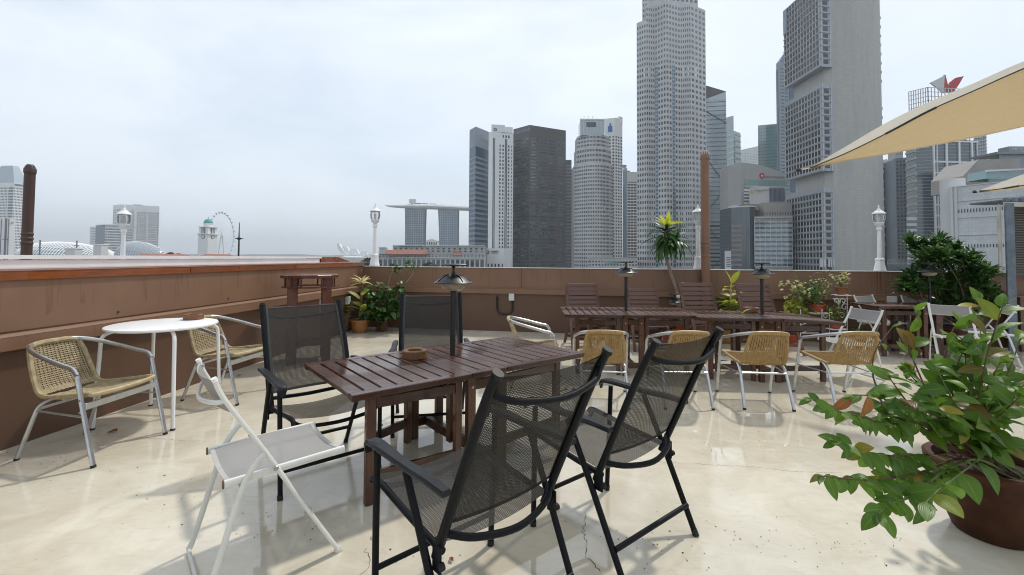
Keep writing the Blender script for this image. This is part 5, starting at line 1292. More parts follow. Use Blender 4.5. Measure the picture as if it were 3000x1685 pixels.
for i, (x, y, a, lab, s_) in enumerate(spots):
    if i == 0: rp.location = (x, y, 0); rp.rotation_euler = (0, 0, R(a)); rp['label'] = lab; rp.scale = (s_,) * 3
    else: dup(rp, (x, y, 0), R(a), lab, s_)

# round white table
t = thing('round_table', 'white round metal table with four bent tube legs by the left wall', 'table', (-3.25, 4.275, 0))
MB().lathe([(.0, .838), (.415, .838), (.428, .842), (.432, .852), (.428, .862), (.418, .865), (.0, .862)], 48, top=False, bot=False).build('tabletop', M_WHITE, t)
for sx_ in (-1, 1):
    for sy in (-1, 1):
        l = MB().tube(round_path([(sx_ * .345, sy * .315, 0), (sx_ * .318, sy * .29, .80), (sx_ * .24, sy * .22, .836), (sx_ * .10, sy * .09, .836)], .06), .0155, 10).build('leg', M_WHITE, t)
        MB().tube([(sx_ * .345, sy * .315, -.001), (sx_ * .3445, sy * .3145, .014)], .019, 10).build('foot_cap', M_RUBBER, l)
ashtray(567, 935, .866, .2, 'octagonal wooden ashtray on the white round table', .092, .05)

# tall plant stand
t = thing('plant_stand', 'tall red brown wooden stand with a round top and spindle apron by the left wall', 'stand', (-2.93, 6.62, 0), R(24))
MB().lathe([(.0, 1.190), (.385, 1.190), (.395, 1.195), (.395, 1.232), (.388, 1.238), (0, 1.238)], 12, a0=R(15), top=False, bot=False).build('top', M_STOOL, t, smooth=False)
MB().lathe([(.375, 1.055), (.375, 1.075), (.30, 1.075), (.30, 1.055), (.375, 1.055)], 12, a0=R(15), top=False, bot=False).build('apron_ring', M_STOOL, t, smooth=False)
for a in range(4):
    th = a * PI / 2 + R(45); MB().box(None, (.125, .05, 1.19), ch=.004, m=Matrix.Translation((.315 * math.cos(th), .315 * math.sin(th), .598))).build('leg', M_STOOL, t)
for a in range(16):
    th = a * PI / 8 + R(4)
    if a % 4 in (1, 2) or a % 4 == 3: MB().box(None, (.02, .02, .12), m=Matrix.Translation((.345 * math.cos(th), .345 * math.sin(th), 1.135)) @ Matrix.Rotation(th, 4, 'Z'), ch=.002).build('spindle', M_STOOL, t)
MB().lathe([(.0, .255), (.30, .255), (.30, .285), (0, .285)], 12, a0=R(15), top=False, bot=False).build('shelf', M_STOOL, t, smooth=False)

# white folding chairs
def folding():
    t = thing('folding_chair', '', 'chair', group='white folding sling chairs')
    tb = lambda P, r_=.0175, ry=.011, nm='frame_bar': MB().tube(P, r_, 10, ry=ry).build(nm, M_WMETAL, t)
    for s in (-1, 1):
        o = tb(smooth([(s * .242, -.281, .965), (s * .242, -.236, .86), (s * .242, -.075, .60), (s * .241, .10, .30), (s * .240, .274, .012)], 5))
        MB().tube([(s * .242, -.277, .953), (s * .242, -.284, .968)], .019, 10, ry=.0125).build('end_cap', M_WHITE, o)
        MB().tube([(s * .240, .281, .0), (s * .240, .268, .022)], .0195, 10, ry=.013).build('foot_cap', M_WMETAL, o)
        tb(smooth([(s * .252, -.075, .590), (s * .254, -.11, .560), (s * .250, -.165, .46), (s * .246, -.24, .20), (s * .243, -.285, .05), (s * .243, -.30, .014)], 5), .014, .0095, 'leg')
        r_ = tb([(s * .228, -.235, .492), (s * .228, .30, .506)], .0185, .0125, 'seat_rail')
        MB().tube([(s * .228, -.238, .492), (s * .228, -.232, .492)], .0195, 10, ry=.0135).build('rust_end', M_RUST, r_)
        MB().lathe([(0, 0), (.012, 0), (.009, .006), (0, .006)], 10, top=False, bot=False).build('pivot', M_SCREW, t, loc=(s * .262, -.03, .515)).rotation_euler = (0, s * PI / 2, 0)
        for z, y in ((.935, -.262), (.83, -.215)): MB().lathe([(0, 0), (.008, 0), (.006, .004), (0, .004)], 8, top=False, bot=False).build('screw', M_SCREW, t, loc=(s * .227, y, z)).rotation_euler = (0, -s * PI / 2, 0)
    tb([(-.243, -.300, .012), (.243, -.300, .012)], .0125, .0095, 'floor_bar'); tb([(-.24, -.16, .45), (.24, -.16, .45)], .010, .008, 'cross_bar')
    tb(smooth([(-.237, -.232, .862), (-.2, -.270, .85), (0, -.305, .832), (.2, -.270, .85), (.237, -.232, .862)], 5), .011, .009, 'back_bow')
    def seat(u, v): return Vector(((u - .5) * .452, -.225 + .515 * v, .502 + .014 * v - .026 * (1 - (2 * u - 1) ** 2) + .008 * math.sin(PI * v)))
    ss = MB().grid(seat, 12, 10, .452, .515).build('seat_sling', M_WSLING, t)
    MB().grid(lambda u, v: seat(u, .04 * v) + Vector((0, 0, .002)), 12, 1).grid(lambda u, v: seat(u, .96 + .04 * v) + Vector((0, 0, .002)), 12, 1).build('sling_hem', M_WHEM, ss)
    def back(u, v): z = .80 + .155 * v; y = -.203 - .075 * v; return Vector(((u - .5) * .47, y - .035 * (1 - (2 * u - 1) ** 2), z - .010 * (1 - (2 * u - 1) ** 2)))
    bs = MB().grid(back, 12, 6, .47, .17).build('back_sling', M_WSLING, t)
    MB().grid(lambda u, v: back(u, .07 * v) + Vector((0, .002, 0)), 12, 1).grid(lambda u, v: back(u, .93 + .07 * v) + Vector((0, .002, 0)), 12, 1).build('sling_hem', M_WHEM, bs)
    snapshot(t); return t
fc = folding()
def fold_at(px, py, zt, a, s_): p = pz(px, py, zt * s_); return Vector((p.x, p.y, 0)) - Matrix.Rotation(R(a), 3, 'Z') @ Vector((0, -.29 * s_, 0)) 
spots = [(Vector((-1.239, 2.364, 0)), -48.8, 1.0, 'white folding chair with grey sling nearest the camera at the front table')]
for px, py, a, s_, lab in ((2540, 906, 98, .97, 'white folding chair facing left at the end of the back row tables'), (2527, 866, -162, .99, 'white folding chair beside the far end of the right table, next to the iron stand'), (2678, 868, 175, .97, 'white folding chair behind the right table, left of its lamp pole'), (2779, 893, 150, .97, 'cream backed folding chair in front of the right table'), (2965, 893, 60, .97, 'white folding chair at the right edge partly hidden by the leafy plant')):
    spots.append((fold_at(px, py, .955, a, s_ * .93), a, s_ * .93, lab))
for i, (p, a, s_, lab) in enumerate(spots):
    if i == 0: fc.location = p; fc.rotation_euler = (0, 0, R(a)); fc['label'] = lab
    else: dup(fc, p, R(a), lab, s_)

# wooden recliners along the back wall
def recliner():
    t = thing('wooden_recliner', '', 'chair', group='slatted wooden recliners along the back wall')
    tilt = math.atan2(.30, .80); bx = .285
    for s in (-1, 1):
        MB().bar((s * bx, -.14, .24), (s * bx, -.46, 1.09), .026, .055, up=(1, 0, 0)).build('back_rail', M_RECL, t)
        MB().bar((s * .25, .42, .43), (s * .25, -.16, .33), .026, .055).build('seat_rail', M_RECL, t)
        MB().bar((s * .325, .36, .0), (s * .325, .05, .62), .024, .05, up=(1, 0, 0)).build('leg', M_RECL, t)
        MB().bar((s * .325, -.42, .0), (s * .325, .12, .62), .024, .05, up=(1, 0, 0)).build('leg', M_RECL, t)
        MB().box((s * .335, .03, .635), (.06, .50, .024), ch=.006).build('armrest', M_RECL, t)
    sm = MB().box((0, 0, 0), (2 * bx - .034, .018, .066), ch=.003).mesh('slat', M_RECL)
    for k in range(11):
        f = .05 + .93 * k / 10; link('slat', sm, t, (0, -.14 - .32 * f + .008, .24 + .85 * f), (math.atan2(.32, .85), 0, 0))
    sm2 = MB().box((0, 0, 0), (.485, .06, .018), ch=.003).mesh('slat', M_RECL)
    for k in range(8): f = (k + .5) / 8; link('slat', sm2, t, (0, .42 - .56 * f, .47 - .10 * f), (.17, 0, 0))
    MB().bar((-.325, .27, .18), (.325, .27, .18), .024, .05).build('stretcher', M_RECL, t); MB().bar((-.325, -.30, .14), (.325, -.30, .14), .024, .05).build('stretcher', M_RECL, t)
    snapshot(t); return t
rc = recliner()
for i, (px, py, Y, a, s_, lab) in enumerate(((1703, 829, 8.25, 184, 1.0, 'wooden slatted recliner furthest left along the back wall'), (1880, 843, 8.05, 178, .97, 'lower wooden slatted recliner partly behind the left back row lamp'), (2037, 827, 7.95, 184, 1.0, 'wooden slatted recliner in front of the tall brown vent pipe'), (2202, 828, 7.75, 186, 1.0, 'wooden slatted recliner beside the yellow green plant, furthest right'))):
    p = pd(px, py, Y); s_ = p.z / 1.115; q = Vector((p.x, Y, 0)) - Matrix.Rotation(R(a), 3, 'Z') @ Vector((0, -.46 * s_, 0))
    if i == 0: rc.location = q; rc.rotation_euler = (0, 0, R(a)); rc['label'] = lab; rc.scale = (s_,) * 3
    else: dup(rc, q, R(a), lab, s_)

# boxes and conduits on the walls
M_BOXW = MAT('grey_white_plastic', (.60, .61, .60), .5, var=.05)
def wall_unit(name, label, o, d, n, s, z, w_, h_, cond=True):
    p = o + d * s + n * .03; t = thing(name, label, 'junction box', (p.x, p.y, z), math.atan2(d.y, d.x))
    MB().box((0, 0, 0), (w_, .07, h_), ch=.006).build('box_body', M_BOXW, t)
    for sx_ in (-1, 1): MB().tube([(sx_ * (w_ / 2 + .012), -.012, 0), (sx_ * w_ / 2, -.012, 0)], .008, 8).build('gland', M_SCREW, t)
    if cond: MB().tube(round_path([(.02, -.01, -h_ / 2), (.02, -.01, -h_ / 2 - .28), (-.30, -.01, -h_ / 2 - .28), (-.30, -.01, h_ * .05)], .15, 8), .018, 8).build('conduit', M_BLACK, t)
    return t
pb = pd(1500, 869, 9.2); s0 = (pb.x - cornr.x) * 1.013
wall_unit('junction_box', 'grey junction box with a black bent conduit on the back wall', cornr, dB, nB, s0, .70, .11, .14)
wall_unit('socket_box', 'pale box on the right part of the back wall behind the folding chairs', cornr, dB, nB, (pd(2590, 877, 8.3).x - cornr.x) * 1.013, .79, .16, .13, False)
t = wall_unit('socket_box', 'white socket box with a black cable loop on the left wall behind the round table', cornr, dL, nL, 4.43, .66, .09, .16, False)
MB().tube(round_path([(-.03, -.01, -.08), (-.03, -.01, -.17), (.08, -.01, -.17), (.08, -.01, -.02)], .06, 6), .014, 8).build('cable_loop', M_BLACK, t)
t = wall_unit('socket_box', 'small pale box with a black tap beside it near the wall corner', cornr, dL, nL, .75, .63, .10, .15, False); MB().box((-.10, -.02, -.03), (.06, .06, .12), ch=.01).build('tap_body', M_BLACK, t)
wall_unit('cable_cover', 'white upright cable cover just above the far left armchair back', cornr, dL, nL, 1.75, .62, .05, .26, False)

# shade sails
def sail_mat(name, c1, c2, ct, tr):
    m, nt, p = nodes_of(name); o = nt.nodes['Material Output']
    v = coords(nt); wv = noise(nt, coords(nt, (40, 4, 40)), 3, 3)
    c = mixrgb(nt, ramp(nt, wv, .3, .7), c1, c2); nt.links.new(c, p.inputs['Base Color']); p.inputs['Roughness'].default_value = .8
    bump(nt, p, noise(nt, coords(nt, (1.2, .35, 2.5)), 3.5, 4, .5, .6), .5, .05)
    t = nt.nodes.new('ShaderNodeBsdfTranslucent'); nt.links.new(mixrgb(nt, .5, c, ct), t.inputs['Color']); mx = nt.nodes.new('ShaderNodeMixShader'); mx.inputs[0].default_value = tr
    nt.links.new(p.outputs[0], mx.inputs[1]); nt.links.new(t.outputs[0], mx.inputs[2]); nt.links.new(mx.outputs[0], o.inputs['Surface']); return m
M_SAIL = sail_mat('tan_sail_cloth', (.42, .33, .20), (.47, .375, .235), (.50, .37, .20), .5); M_SAILTOP = sail_mat('cream_sail_hem', (.70, .66, .58), (.78, .74, .66), (.85, .80, .70), .6)
def shade_sail(label, tip, up_px, lo_px, hem_px, Ytip, Yup, Ylo, strap_px):
    tp = pd(tip[0], tip[1], Ytip); t = thing('shade_sail', label, 'shade sail', tp, 0, 'tan shade sails')
    def edge(P, Y0, Y1): n = len(P) - 1; return [pd(x, y, Y0 + (Y1 - Y0) * (x - P[0][0]) / (P[-1][0] - P[0][0])) - tp for x, y in P]
    U = edge(up_px, Ytip, Yup); Lo = edge(lo_px, Ytip, Ylo); Hm = edge(hem_px, Ytip, Yup)
    def samp(P, u): k = u * (len(P) - 1); i = min(int(k), len(P) - 2); return P[i].lerp(P[i + 1], k - i)
    S = lambda P: smooth(P, 6)
    U, Lo, Hm = S(U), S(Lo), S(Hm)
    MB().grid(lambda u, v: samp(Hm, u).lerp(samp(Lo, u), v) + Vector((0, 0, -.05 * math.sin(PI * v) * u + .012 * math.sin(v * 15 + u * 2) * math.exp(-5 * u) + .008 * math.sin(v * 23 + 5 * u) * math.exp(-2 * u))), 60, 30).build('cloth', M_SAIL, t)
    MB().grid(lambda u, v: samp(U, u).lerp(samp(Hm, u) + Vector((0, -.02, .004)), v), 40, 2).build('hem', M_SAILTOP, t)
    MB().tube([samp(Hm, u / 40).lerp(samp(U, u / 40), .06) + Vector((0, -.016, -.010)) for u in range(11, 19)], .012, 6).build('pocket_slot', M_BLACK, t)
    MB().tube([samp(Lo, u / 40) + Vector((0, 0, -.003)) for u in range(41)], .007, 6).build('edge_cord', M_SAILTOP, t)
    MB().tube([samp(Hm, u / 40) + Vector((0, -.012, -.004)) for u in range(41)], .006, 6).build('edge_cord', M_BLACK, t)
    st = pd(strap_px[0], strap_px[1], Ytip + .05) - tp
    MB().bar((0, 0, 0), st, .035, .012, .002).build('strap', M_SAILTOP, t); MB().lathe([(.02, -.02), (.035, 0), (.02, .02)], 10, st).build('shackle', M_BLACK, t)
    return t
shade_sail('large tan shade sail sweeping in from the right edge', (2372, 492), [(2372, 491), (2480, 428), (2600, 358), (2720, 300), (2850, 245), (3000, 179), (3300, 60), (3900, -190)], [(2372, 493), (2480, 470), (2600, 450), (2720, 427), (2850, 402), (3000, 369), (3300, 305), (3900, 180)], [(2372, 492), (2480, 447), (2600, 388), (2720, 324), (2850, 266), (3000, 199), (3300, 78), (3900, -175)], 5.6, 1.3, 3.0, (2340, 498))  # unseen reach beyond the right edge stretched to deepen shade on the floor
shade_sail('small tan shade sail tip low at the right edge', (2868, 559), [(2868, 558), (2930, 535), (3000, 510), (3150, 462), (3900, 200)], [(2868, 561), (2930, 556), (3000, 547), (3150, 528), (3900, 440)], [(2868, 560), (2930, 553), (3000, 542), (3150, 519), (3900, 300)], 6.9, 2.2, 4.0, (2856, 562))  # unseen overhead reach added past the tip to block sky light

# cabin with steel post and shutter on the right
M_STEELP = MAT('blue_grey_steel', (.16, .20, .25), .5, var=.2, scale=8, metal=.2); M_DIRTYW = MAT('dirty_white_panel', (.55, .54, .50), .6, var=.2, scale=4); M_SHUT = MAT('grey_shutter', (.15, .145, .135), .5, metal=.3, var=.12, scale=6)
t = thing('cabin', 'dark cabin with a louvred shutter and blue grey steel post at the right edge', 'cabin', (pd(2960, 800, 7.4).x, 7.4, 0))
o = t.location.copy(); hx = lambda px, Y=7.4: pd(px, 700, Y).x - o.x; hz = lambda py, Y=7.4: zat(2950, py, Y)
MB().box(((hx(2936) + hx(2962)) / 2, -.05, hz(596) / 2), (hx(2962) - hx(2936), .03, hz(596)), ch=.006).build('steel_post', M_STEELP, t)
MB().box(((hx(2924) + hx(2934)) / 2, .0, (hz(600) + hz(795)) / 2), (hx(2934) - hx(2924), .02, hz(600) - hz(795)), ch=.004).build('white_post', M_DIRTYW, t)
MB().box((hx(3083), -.04, hz(600)), (hx(3230) - hx(2936), .03, .075), ch=.004).build('top_beam', M_DIRTYW, t)
MB().box((hx(3130), .25, hz(705)), (hx(3250) - hx(3010), .06, hz(612) - hz(820)), ch=.004).build('shutter_backing', M_SHUT, t)
for k in range(26):
    y = 616 + 7.4 * k
    if y > 806: break
    MB().box((hx(3130), .205, hz(y)), (hx(3250) - hx(3010), .03, .022), m=Matrix.Translation((hx(3130), .205, hz(y))) @ Matrix.Rotation(.5, 4, 'X'), ch=.003).build('louvre', M_SHUT, t)
MB().box((hx(3130), .2, .45), (hx(3250) - hx(3010), .14, .9), ch=.004).build('base_panel', M_WALLDK, t)
for k in range(7): MB().box((hx(2945 + 26 * k), -.03, hz(586)), (.07, .05, .07), ch=.006).build('roof_corrugation', M_STEELP, t)
MB().box((hx(3125), .42, hz(585) + .03), (hx(3250) - hx(3000), .9, .03), ch=.004).build('roof_sheet', M_STEELP, t)

# ---------------------------------------------------------------- plants
M_POT = MAT('terracotta_pot', (.33, .12, .05), .6, var=.15, scale=10, bmp=.15)
M_POTO = MAT('orange_glazed_pot', (.36, .15, .035), .3, var=.15, scale=8, coat=.4)
M_POTR = MAT('red_plastic_pot', (.40, .065, .03), .45, var=.08, scale=10)
M_POTD = MAT('dark_brown_pot', (.075, .027, .011), .6, var=.25, scale=7, bmp=.12, spec=.22)
M_POTB = MAT('worn_brown_pot', (.16, .062, .04), .6, var=.25, scale=9)
M_POTY = MAT('yellow_pot', (.50, .27, .045), .5, var=.1, scale=8)
M_SOIL = MAT('soil', (.045, .03, .02), .95, var=.3, scale=30, bmp=.5)
M_STEM = MAT('brown_stem', (.15, .075, .05), .6, var=.2, scale=30)
M_STEMG = MAT('green_stem', (.15, .20, .06), .55, var=.2, scale=20)
M_STEMP = MAT('pale_trunk', (.33, .27, .20), .75, var=.2, scale=18, bmp=.3)
M_LBIG = LEAF('broad_green_leaf', (.045, .112, .013), (.11, .205, .024), .40, .35, old=(.30, .22, .03))
M_LBROWN = LEAF('dead_brown_leaf', (.19, .075, .025), (.25, .12, .04), .25, .6)
M_LOLIVE = LEAF('reddish_olive_leaf', (.15, .085, .025), (.15, .14, .03), .3, .35)
M_LDARK = LEAF('dark_green_leaf', (.018, .055, .012), (.042, .105, .02), .22, .28)
M_LMID = LEAF('mid_green_leaf', (.045, .12, .022), (.09, .20, .035), .3, .35)
M_LLIME = LEAF('lime_leaf', (.30, .36, .06), (.45, .47, .10), .4, .4)
M_LCREAM = LEAF('cream_leaf', (.62, .52, .26), (.66, .60, .32), .4, .45, old=(.25, .10, .04))
M_LYEL = LEAF('yellow_green_leaf', (.36, .42, .04), (.52, .52, .06), .4, .4)
M_LVAR = LEAF('variegated_leaf', (.20, .27, .08), (.46, .46, .22), .35, .4)
M_WIRE = MAT('brown_wire', (.20, .10, .06), .6)
M_IRON = MAT('white_wrought_iron', (.70, .70, .68), .4, var=.05, scale=12)
def leafmesh(name, mat, Lf, Wf, droop=.25, fold=.25, sharp=1., seg=6, wave=0., rr=None):
    m = MB(); rr = rr or random
    tw = rr.uniform(-.25, .25)
    def fn(u, v):
        w_ = Wf / 2 * max(0, math.sin(PI * u ** .86)) ** (.82 / sharp)
        w_ = max(w_, Wf * .02 * (1 - u))
        s = v * 2 - 1; y = Lf * (u - .12 * droop * u * u); z = -droop * Lf * u * u * .8
        a = tw * u
        x = s * w_; z2 = fold * abs(s) * w_ + wave * Wf * .12 * math.sin(9 * u + 2 * s)
        return (x * math.cos(a) - z2 * math.sin(a), y, z + x * math.sin(a) + z2 * math.cos(a))
    return m.grid(fn, seg, 4, 1., 1.).mesh(name, mat)
# uv of leaf grid: u along the length, v across -> swap so that X runs across
_old_grid = MB.grid
def leafgrid(s, fn, nu, nv, su=1., sv=1.):
    _old_grid(s, fn, nu, nv, su, sv)
    for k in s.uv: s.uv[k] = [(b_, a_) for a_, b_ in s.uv[k]]
    return s
def leafset(mat, Lf, Wf, n=4, seed=3, **kw):
    rr = random.Random(seed); MB.grid = leafgrid
    o = []
    for i in range(n):
        k = dict(kw); k['droop'] = kw.get('droop', .3) * rr.uniform(.4, 1.7); k['fold'] = kw.get('fold', .25) * rr.uniform(.4, 1.5)
        o.append(leafmesh('leaf', mat, Lf * rr.uniform(.85, 1.12), Wf * rr.uniform(.85, 1.15), rr=rr, **k))
    MB.grid = _old_grid
    return o
class Plant:
    def __init__(s, name, label, loc, cat='plant', group=None, cap=300, seed=1):
        s.r = thing(name, label, cat, loc, 0, group); s.o = Vector(loc); s.n = 0; s.cap = cap; s.rr = random.Random(seed); s.rest = {}
    def leaf(s, p, d, me, sc=1., up=None):          # p and d in the plant's own space
        d = Vector(d).normalized(); u = Vector(up) if up else Vector((s.rr.uniform(-.4, .4), s.rr.uniform(-.4, .4), 1))
        x = d.cross(u)
        if x.length < .05: x = d.cross(Vector((1, .3, .2)))
        x.normalize(); z = x.cross(d)
        M = Matrix((x, d, z)).transposed().to_4x4(); M.translation = Vector(p)
        M = M @ Matrix.Scale(sc, 4)
        if s.n < s.cap:
            s.n += 1; o = link('leaf', me, s.r); o.matrix_local = M
        else: s.rest.setdefault(me.name, (me, []))[1].append(M)
    def finish(s):
        for me, Ms in s.rest.values():
            m = MB(); base = [v.co.copy() for v in me.vertices]; fs = [tuple(p.vertices) for p in me.polygons]; uvl = me.uv_layers[0].data
            us = [[tuple(uvl[li].uv) for li in p.loop_indices] for p in me.polygons]
            for M in Ms: m.add([M @ v for v in base], fs, us)
            m.build('leaf_mass', me.materials[0], s.r, kind='stuff')
    def stem(s, pts, r0, r1, mat, name='stem', n=7):
        P = smooth(pts, 5); k = len(P); MB().tube(P, [r0 + (r1 - r0) * i / (k - 1) for i in range(k)], n).build(name, mat, s.r); return P
    def pot(s, r_top, r_bot, h, mat, name='pot', soil=True, rim=.018):
        MB().lathe([(r_bot * .94, 0), (r_bot, .006), (r_top * .97, h * .86), (r_top * .975, h * .87), (r_top + rim, h * .875), (r_top + rim * 1.05, h * .985), (r_top + rim * .8, h), (r_top * .93, h), (r_top * .90, h * .86)], 28, top=False).build(name, mat, s.r)
        if soil: MB().lathe([(.0, h * .90), (r_top * .5, h * .905), (r_top * .93, h * .88)], 20, top=False, bot=False).build('soil', M_SOIL, s.r)
def rdir(rr, zlo=-.3, zhi=.8): a = rr.uniform(0, 2 * PI); z = rr.uniform(zlo, zhi); k = math.sqrt(max(0, 1 - z * z)); return Vector((k * math.cos(a), k * math.sin(a), z))

# big leafy plant in the right foreground
po = Vector((2.66, 2.56, 0)); FP = Plant('leafy_potted_plant', 'large leafy plant in a dark brown pot at the right front corner', po, seed=5, cap=300)
MB().lathe([(.155, 0), (.165, .006), (.215, .14), (.245, .26), (.258, .345), (.282, .352), (.286, .385), (.274, .396), (.245, .392), (.236, .34)], 40, top=False).build('pot', M_POTD, FP.r)
MB().lathe([(.0, .345), (.1, .35), (.24, .335)], 24, top=False, bot=False).build('soil', M_SOIL, FP.r)
big = leafset(M_LBIG, .162, .090, 8, 3, droop=.40, fold=.18, seg=9, sharp=1.05); oli = leafset(M_LOLIVE, .17, .08, 3, 5, droop=.45, fold=.4, seg=8); ded = leafset(M_LBROWN, .14, .07, 2, 7, droop=.7, fold=.7, seg=8)
def fstem(pts, d1, lv, first=.35, r0=.007, mat=M_STEM, droopy=.5, sc=1., extra=()):
    y1_ = pts[-1][1] > 1150; n = len(pts); P = [Vector((2.66 + FP.rr.uniform(-.10, .08), 2.50 + FP.rr.uniform(-.08, .10), .34)) - po]
    for i, (x, y) in enumerate(pts): P.append(pd(x, y, 2.45 + (d1 - 2.45) * (i + 1) / n) - po)
    Q = FP.stem(P, r0, .0022, mat); k = len(Q); side = 1
    for j in range(lv):
        f = first + (1 - first) * (j + .5) / lv; i = min(int(f * (k - 1)), k - 2); p = Q[i].lerp(Q[i + 1], f * (k - 1) - i); t = (Q[i + 1] - Q[i]).normalized()
        sd = t.cross(Vector((0, 0, 1))); sd = sd.normalized() if sd.length > .1 else Vector((1, 0, 0)); side = -side
        d = t * FP.rr.uniform(.1, .9) + sd * side * FP.rr.uniform(.3, 1.1) + Vector((FP.rr.uniform(-.4, .4), FP.rr.uniform(-.5, .2), FP.rr.uniform(-droopy * 1.1, .35)))
        b_ = FP.rr.random(); me = FP.rr.choice(big if b_ < (.97 if y1_ else .92) else oli)
        FP.leaf(p, d, me, sc * FP.rr.uniform(.75, 1.1) * (1.18 - .5 * f), up=(FP.rr.uniform(-.5, .5), FP.rr.uniform(-1.1, -.1), FP.rr.uniform(.35, 1)))
    for j in range(2): FP.leaf(Q[-1], t + Vector((FP.rr.uniform(-.5, .5), FP.rr.uniform(-.5, .5), -.3 * droopy)), FP.rr.choice(big), sc * FP.rr.uniform(.4, .65))
    return Q
Z = lambda L_: [(2340 + x * .584, 840 + y * .584) for x, y in L_]
fstem(Z([(600, 700), (480, 620), (390, 500), (370, 400), (390, 310), (470, 205)]), 2.30, 2, .5, .006, sc=.6)
for q in ((490, 205), (520, 215)): FP.leaf(pd(*Z([q])[0], 2.30) - po, (.6, -.1, -.5), oli[1], .6)
fstem(Z([(700, 755), (560, 690), (430, 690), (330, 655), (200, 625), (60, 560)]), 2.0, 30, .26, droopy=.8, sc=.66)
Q = fstem(Z([(620, 720), (480, 640), (400, 560), (330, 545), (270, 545)]), 2.05, 2, .4, .005, sc=.7)
FP.leaf(pd(*Z([(345, 548)])[0], 2.06) - po, (.05, 0, -1), ded[0], .85, up=(0, -1, 0)); FP.leaf(pd(*Z([(262, 545)])[0], 2.05) - po, (-.5, 0, -.6), ded[1], .8, up=(0, -1, .3))
fstem(Z([(760, 855), (600, 845), (480, 850), (350, 830), (240, 800), (190, 775)]), 1.98, 30, .26, droopy=.7, sc=.68)
fstem(Z([(800, 870), (650, 920), (500, 955), (380, 970), (260, 965), (120, 950)]), 1.95, 32, .24, droopy=.8, sc=.70)
fstem(Z([(900, 865), (740, 920), (650, 985), (560, 1050), (470, 1090), (400, 1140)]), 1.90, 24, .22, .008, M_STEMG, droopy=.75, sc=.86)
fstem(Z([(960, 830), (860, 900), (780, 960), (700, 1020), (640, 1080)]), 1.9, 8, .3, .006, M_STEMG, droopy=.8, sc=1.05)
fstem(Z([(740, 800), (640, 700), (560, 600), (500, 520), (450, 450)]), 2.2, 13, .35, droopy=.4, sc=.95)
fstem(Z([(760, 780), (700, 650), (640, 520), (580, 380), (550, 290), (600, 120)]), 2.35, 7, .5, droopy=.4, sc=.8)
fstem(Z([(780, 760), (730, 600), (720, 430), (750, 280), (800, 180), (900, 140)]), 2.35, 7, .55, droopy=.5, sc=.95)
fstem(Z([(820, 780), (790, 640), (770, 500), (800, 380), (840, 300)]), 2.3, 12, .35, droopy=.4, sc=1.05)
fstem(Z([(700, 800), (620, 720), (540, 690), (440, 640), (410, 560)]), 2.15, 11, .35, droopy=.4, sc=.95)
rr = FP.rr
for k in range(22):
    x1 = rr.uniform(430, 1180); y1 = rr.uniform(60, 620) if x1 > 860 else rr.uniform(330, 640)
    fstem(Z([(rr.uniform(800, 1000), 760), ((x1 + 900) / 2 + rr.uniform(-40, 40), (y1 + 760) / 2), (x1, y1)]), rr.uniform(2.05, 2.75), rr.randint(10, 14), .26, .005, M_STEM if rr.random() < .7 else M_STEMG, .45, rr.uniform(.72, 1.0))
for k in range(24):                                     # thin upright stalks inside
    x1 = rr.uniform(780, 1150); FP.stem([Vector((rr.uniform(-.16, .16), rr.uniform(-.14, .14), .34)), pd(*Z([(x1, rr.uniform(420, 640))])[0], rr.uniform(2.4, 2.75)) - po], .004, .002, M_STEM, n=5)
FP.finish()

# corner pots
p = Vector((-3.0, 9.05, 0)); A1 = Plant('croton_plant', 'potted plant with cream top leaves in an orange glazed pot at the wall corner', p, seed=8)
MB().lathe([(.105, 0), (.115, .01), (.158, .13), (.168, .22), (.182, .225), (.186, .255), (.172, .26), (.155, .25), (.15, .2)], 32, top=False).build('pot', M_POTO, A1.r); MB().lathe([(0, .225), (.155, .22)], 16, top=False, bot=False).build('soil', M_SOIL, A1.r)
Q = A1.stem([(.0, 0, .2), (.01, 0, .5), (.03, .0, .8), (.03, 0, .98)], .032, .022, M_TRUNK, 'trunk', 9)
cre = leafset(M_LCREAM, .30, .085, 4, 2, droop=.5, fold=.5, seg=7); lim = leafset(M_LLIME, .34, .12, 4, 4, droop=.35, fold=.3, seg=7); mid = leafset(M_LMID, .3, .07, 4, 6, droop=.6, fold=.4, seg=7); dk = leafset(M_LDARK, .10, .045, 4, 9, droop=.4, fold=.25)
for d in ((-.5, -.3, .9), (-.7, -.1, .75), (.1, -.3, 1), (.45, -.3, .85), (.75, -.2, .5), (-.2, .3, .9), (.3, .3, .8), (-.9, -.3, .35)): A1.leaf((.03, 0, .95), d, A1.rr.choice(cre), A1.rr.uniform(.8, 1.15))
for z, d in ((.62, (-.7, -.3, .8)), (.55, (.8, -.3, .75)), (.7, (.6, -.4, .9)), (.45, (-.8, -.2, .35)), (.35, (.9, -.3, .35)), (.4, (.5, -.6, .7)), (.5, (-.3, -.6, .6))): A1.leaf((.02, 0, z), d, A1.rr.choice(lim if A1.rr.random() < .65 else mid), A1.rr.uniform(.9, 1.2))
for k in range(40): A1.leaf(Vector((-.16, -.02, .27)) + Vector((A1.rr.uniform(-.14, .08), A1.rr.uniform(-.1, .1), A1.rr.uniform(0, .30))), rdir(A1.rr), A1.rr.choice(dk), A1.rr.uniform(.7, 1.1))
A1.finish()
p = Vector((-2.62, 9.25, 0)); A2 = Plant('bushy_plant', 'bushy green plant with two tall bare stalks in a worn brown pot', p, seed=9); A2.pot(.125, .095, .22, M_POTB)
gl5 = leafset(M_LDARK, .18, .10, 5, 12, droop=.5, fold=.25, seg=6); gm5 = leafset(M_LMID, .18, .10, 4, 13, droop=.5, fold=.25, seg=6)
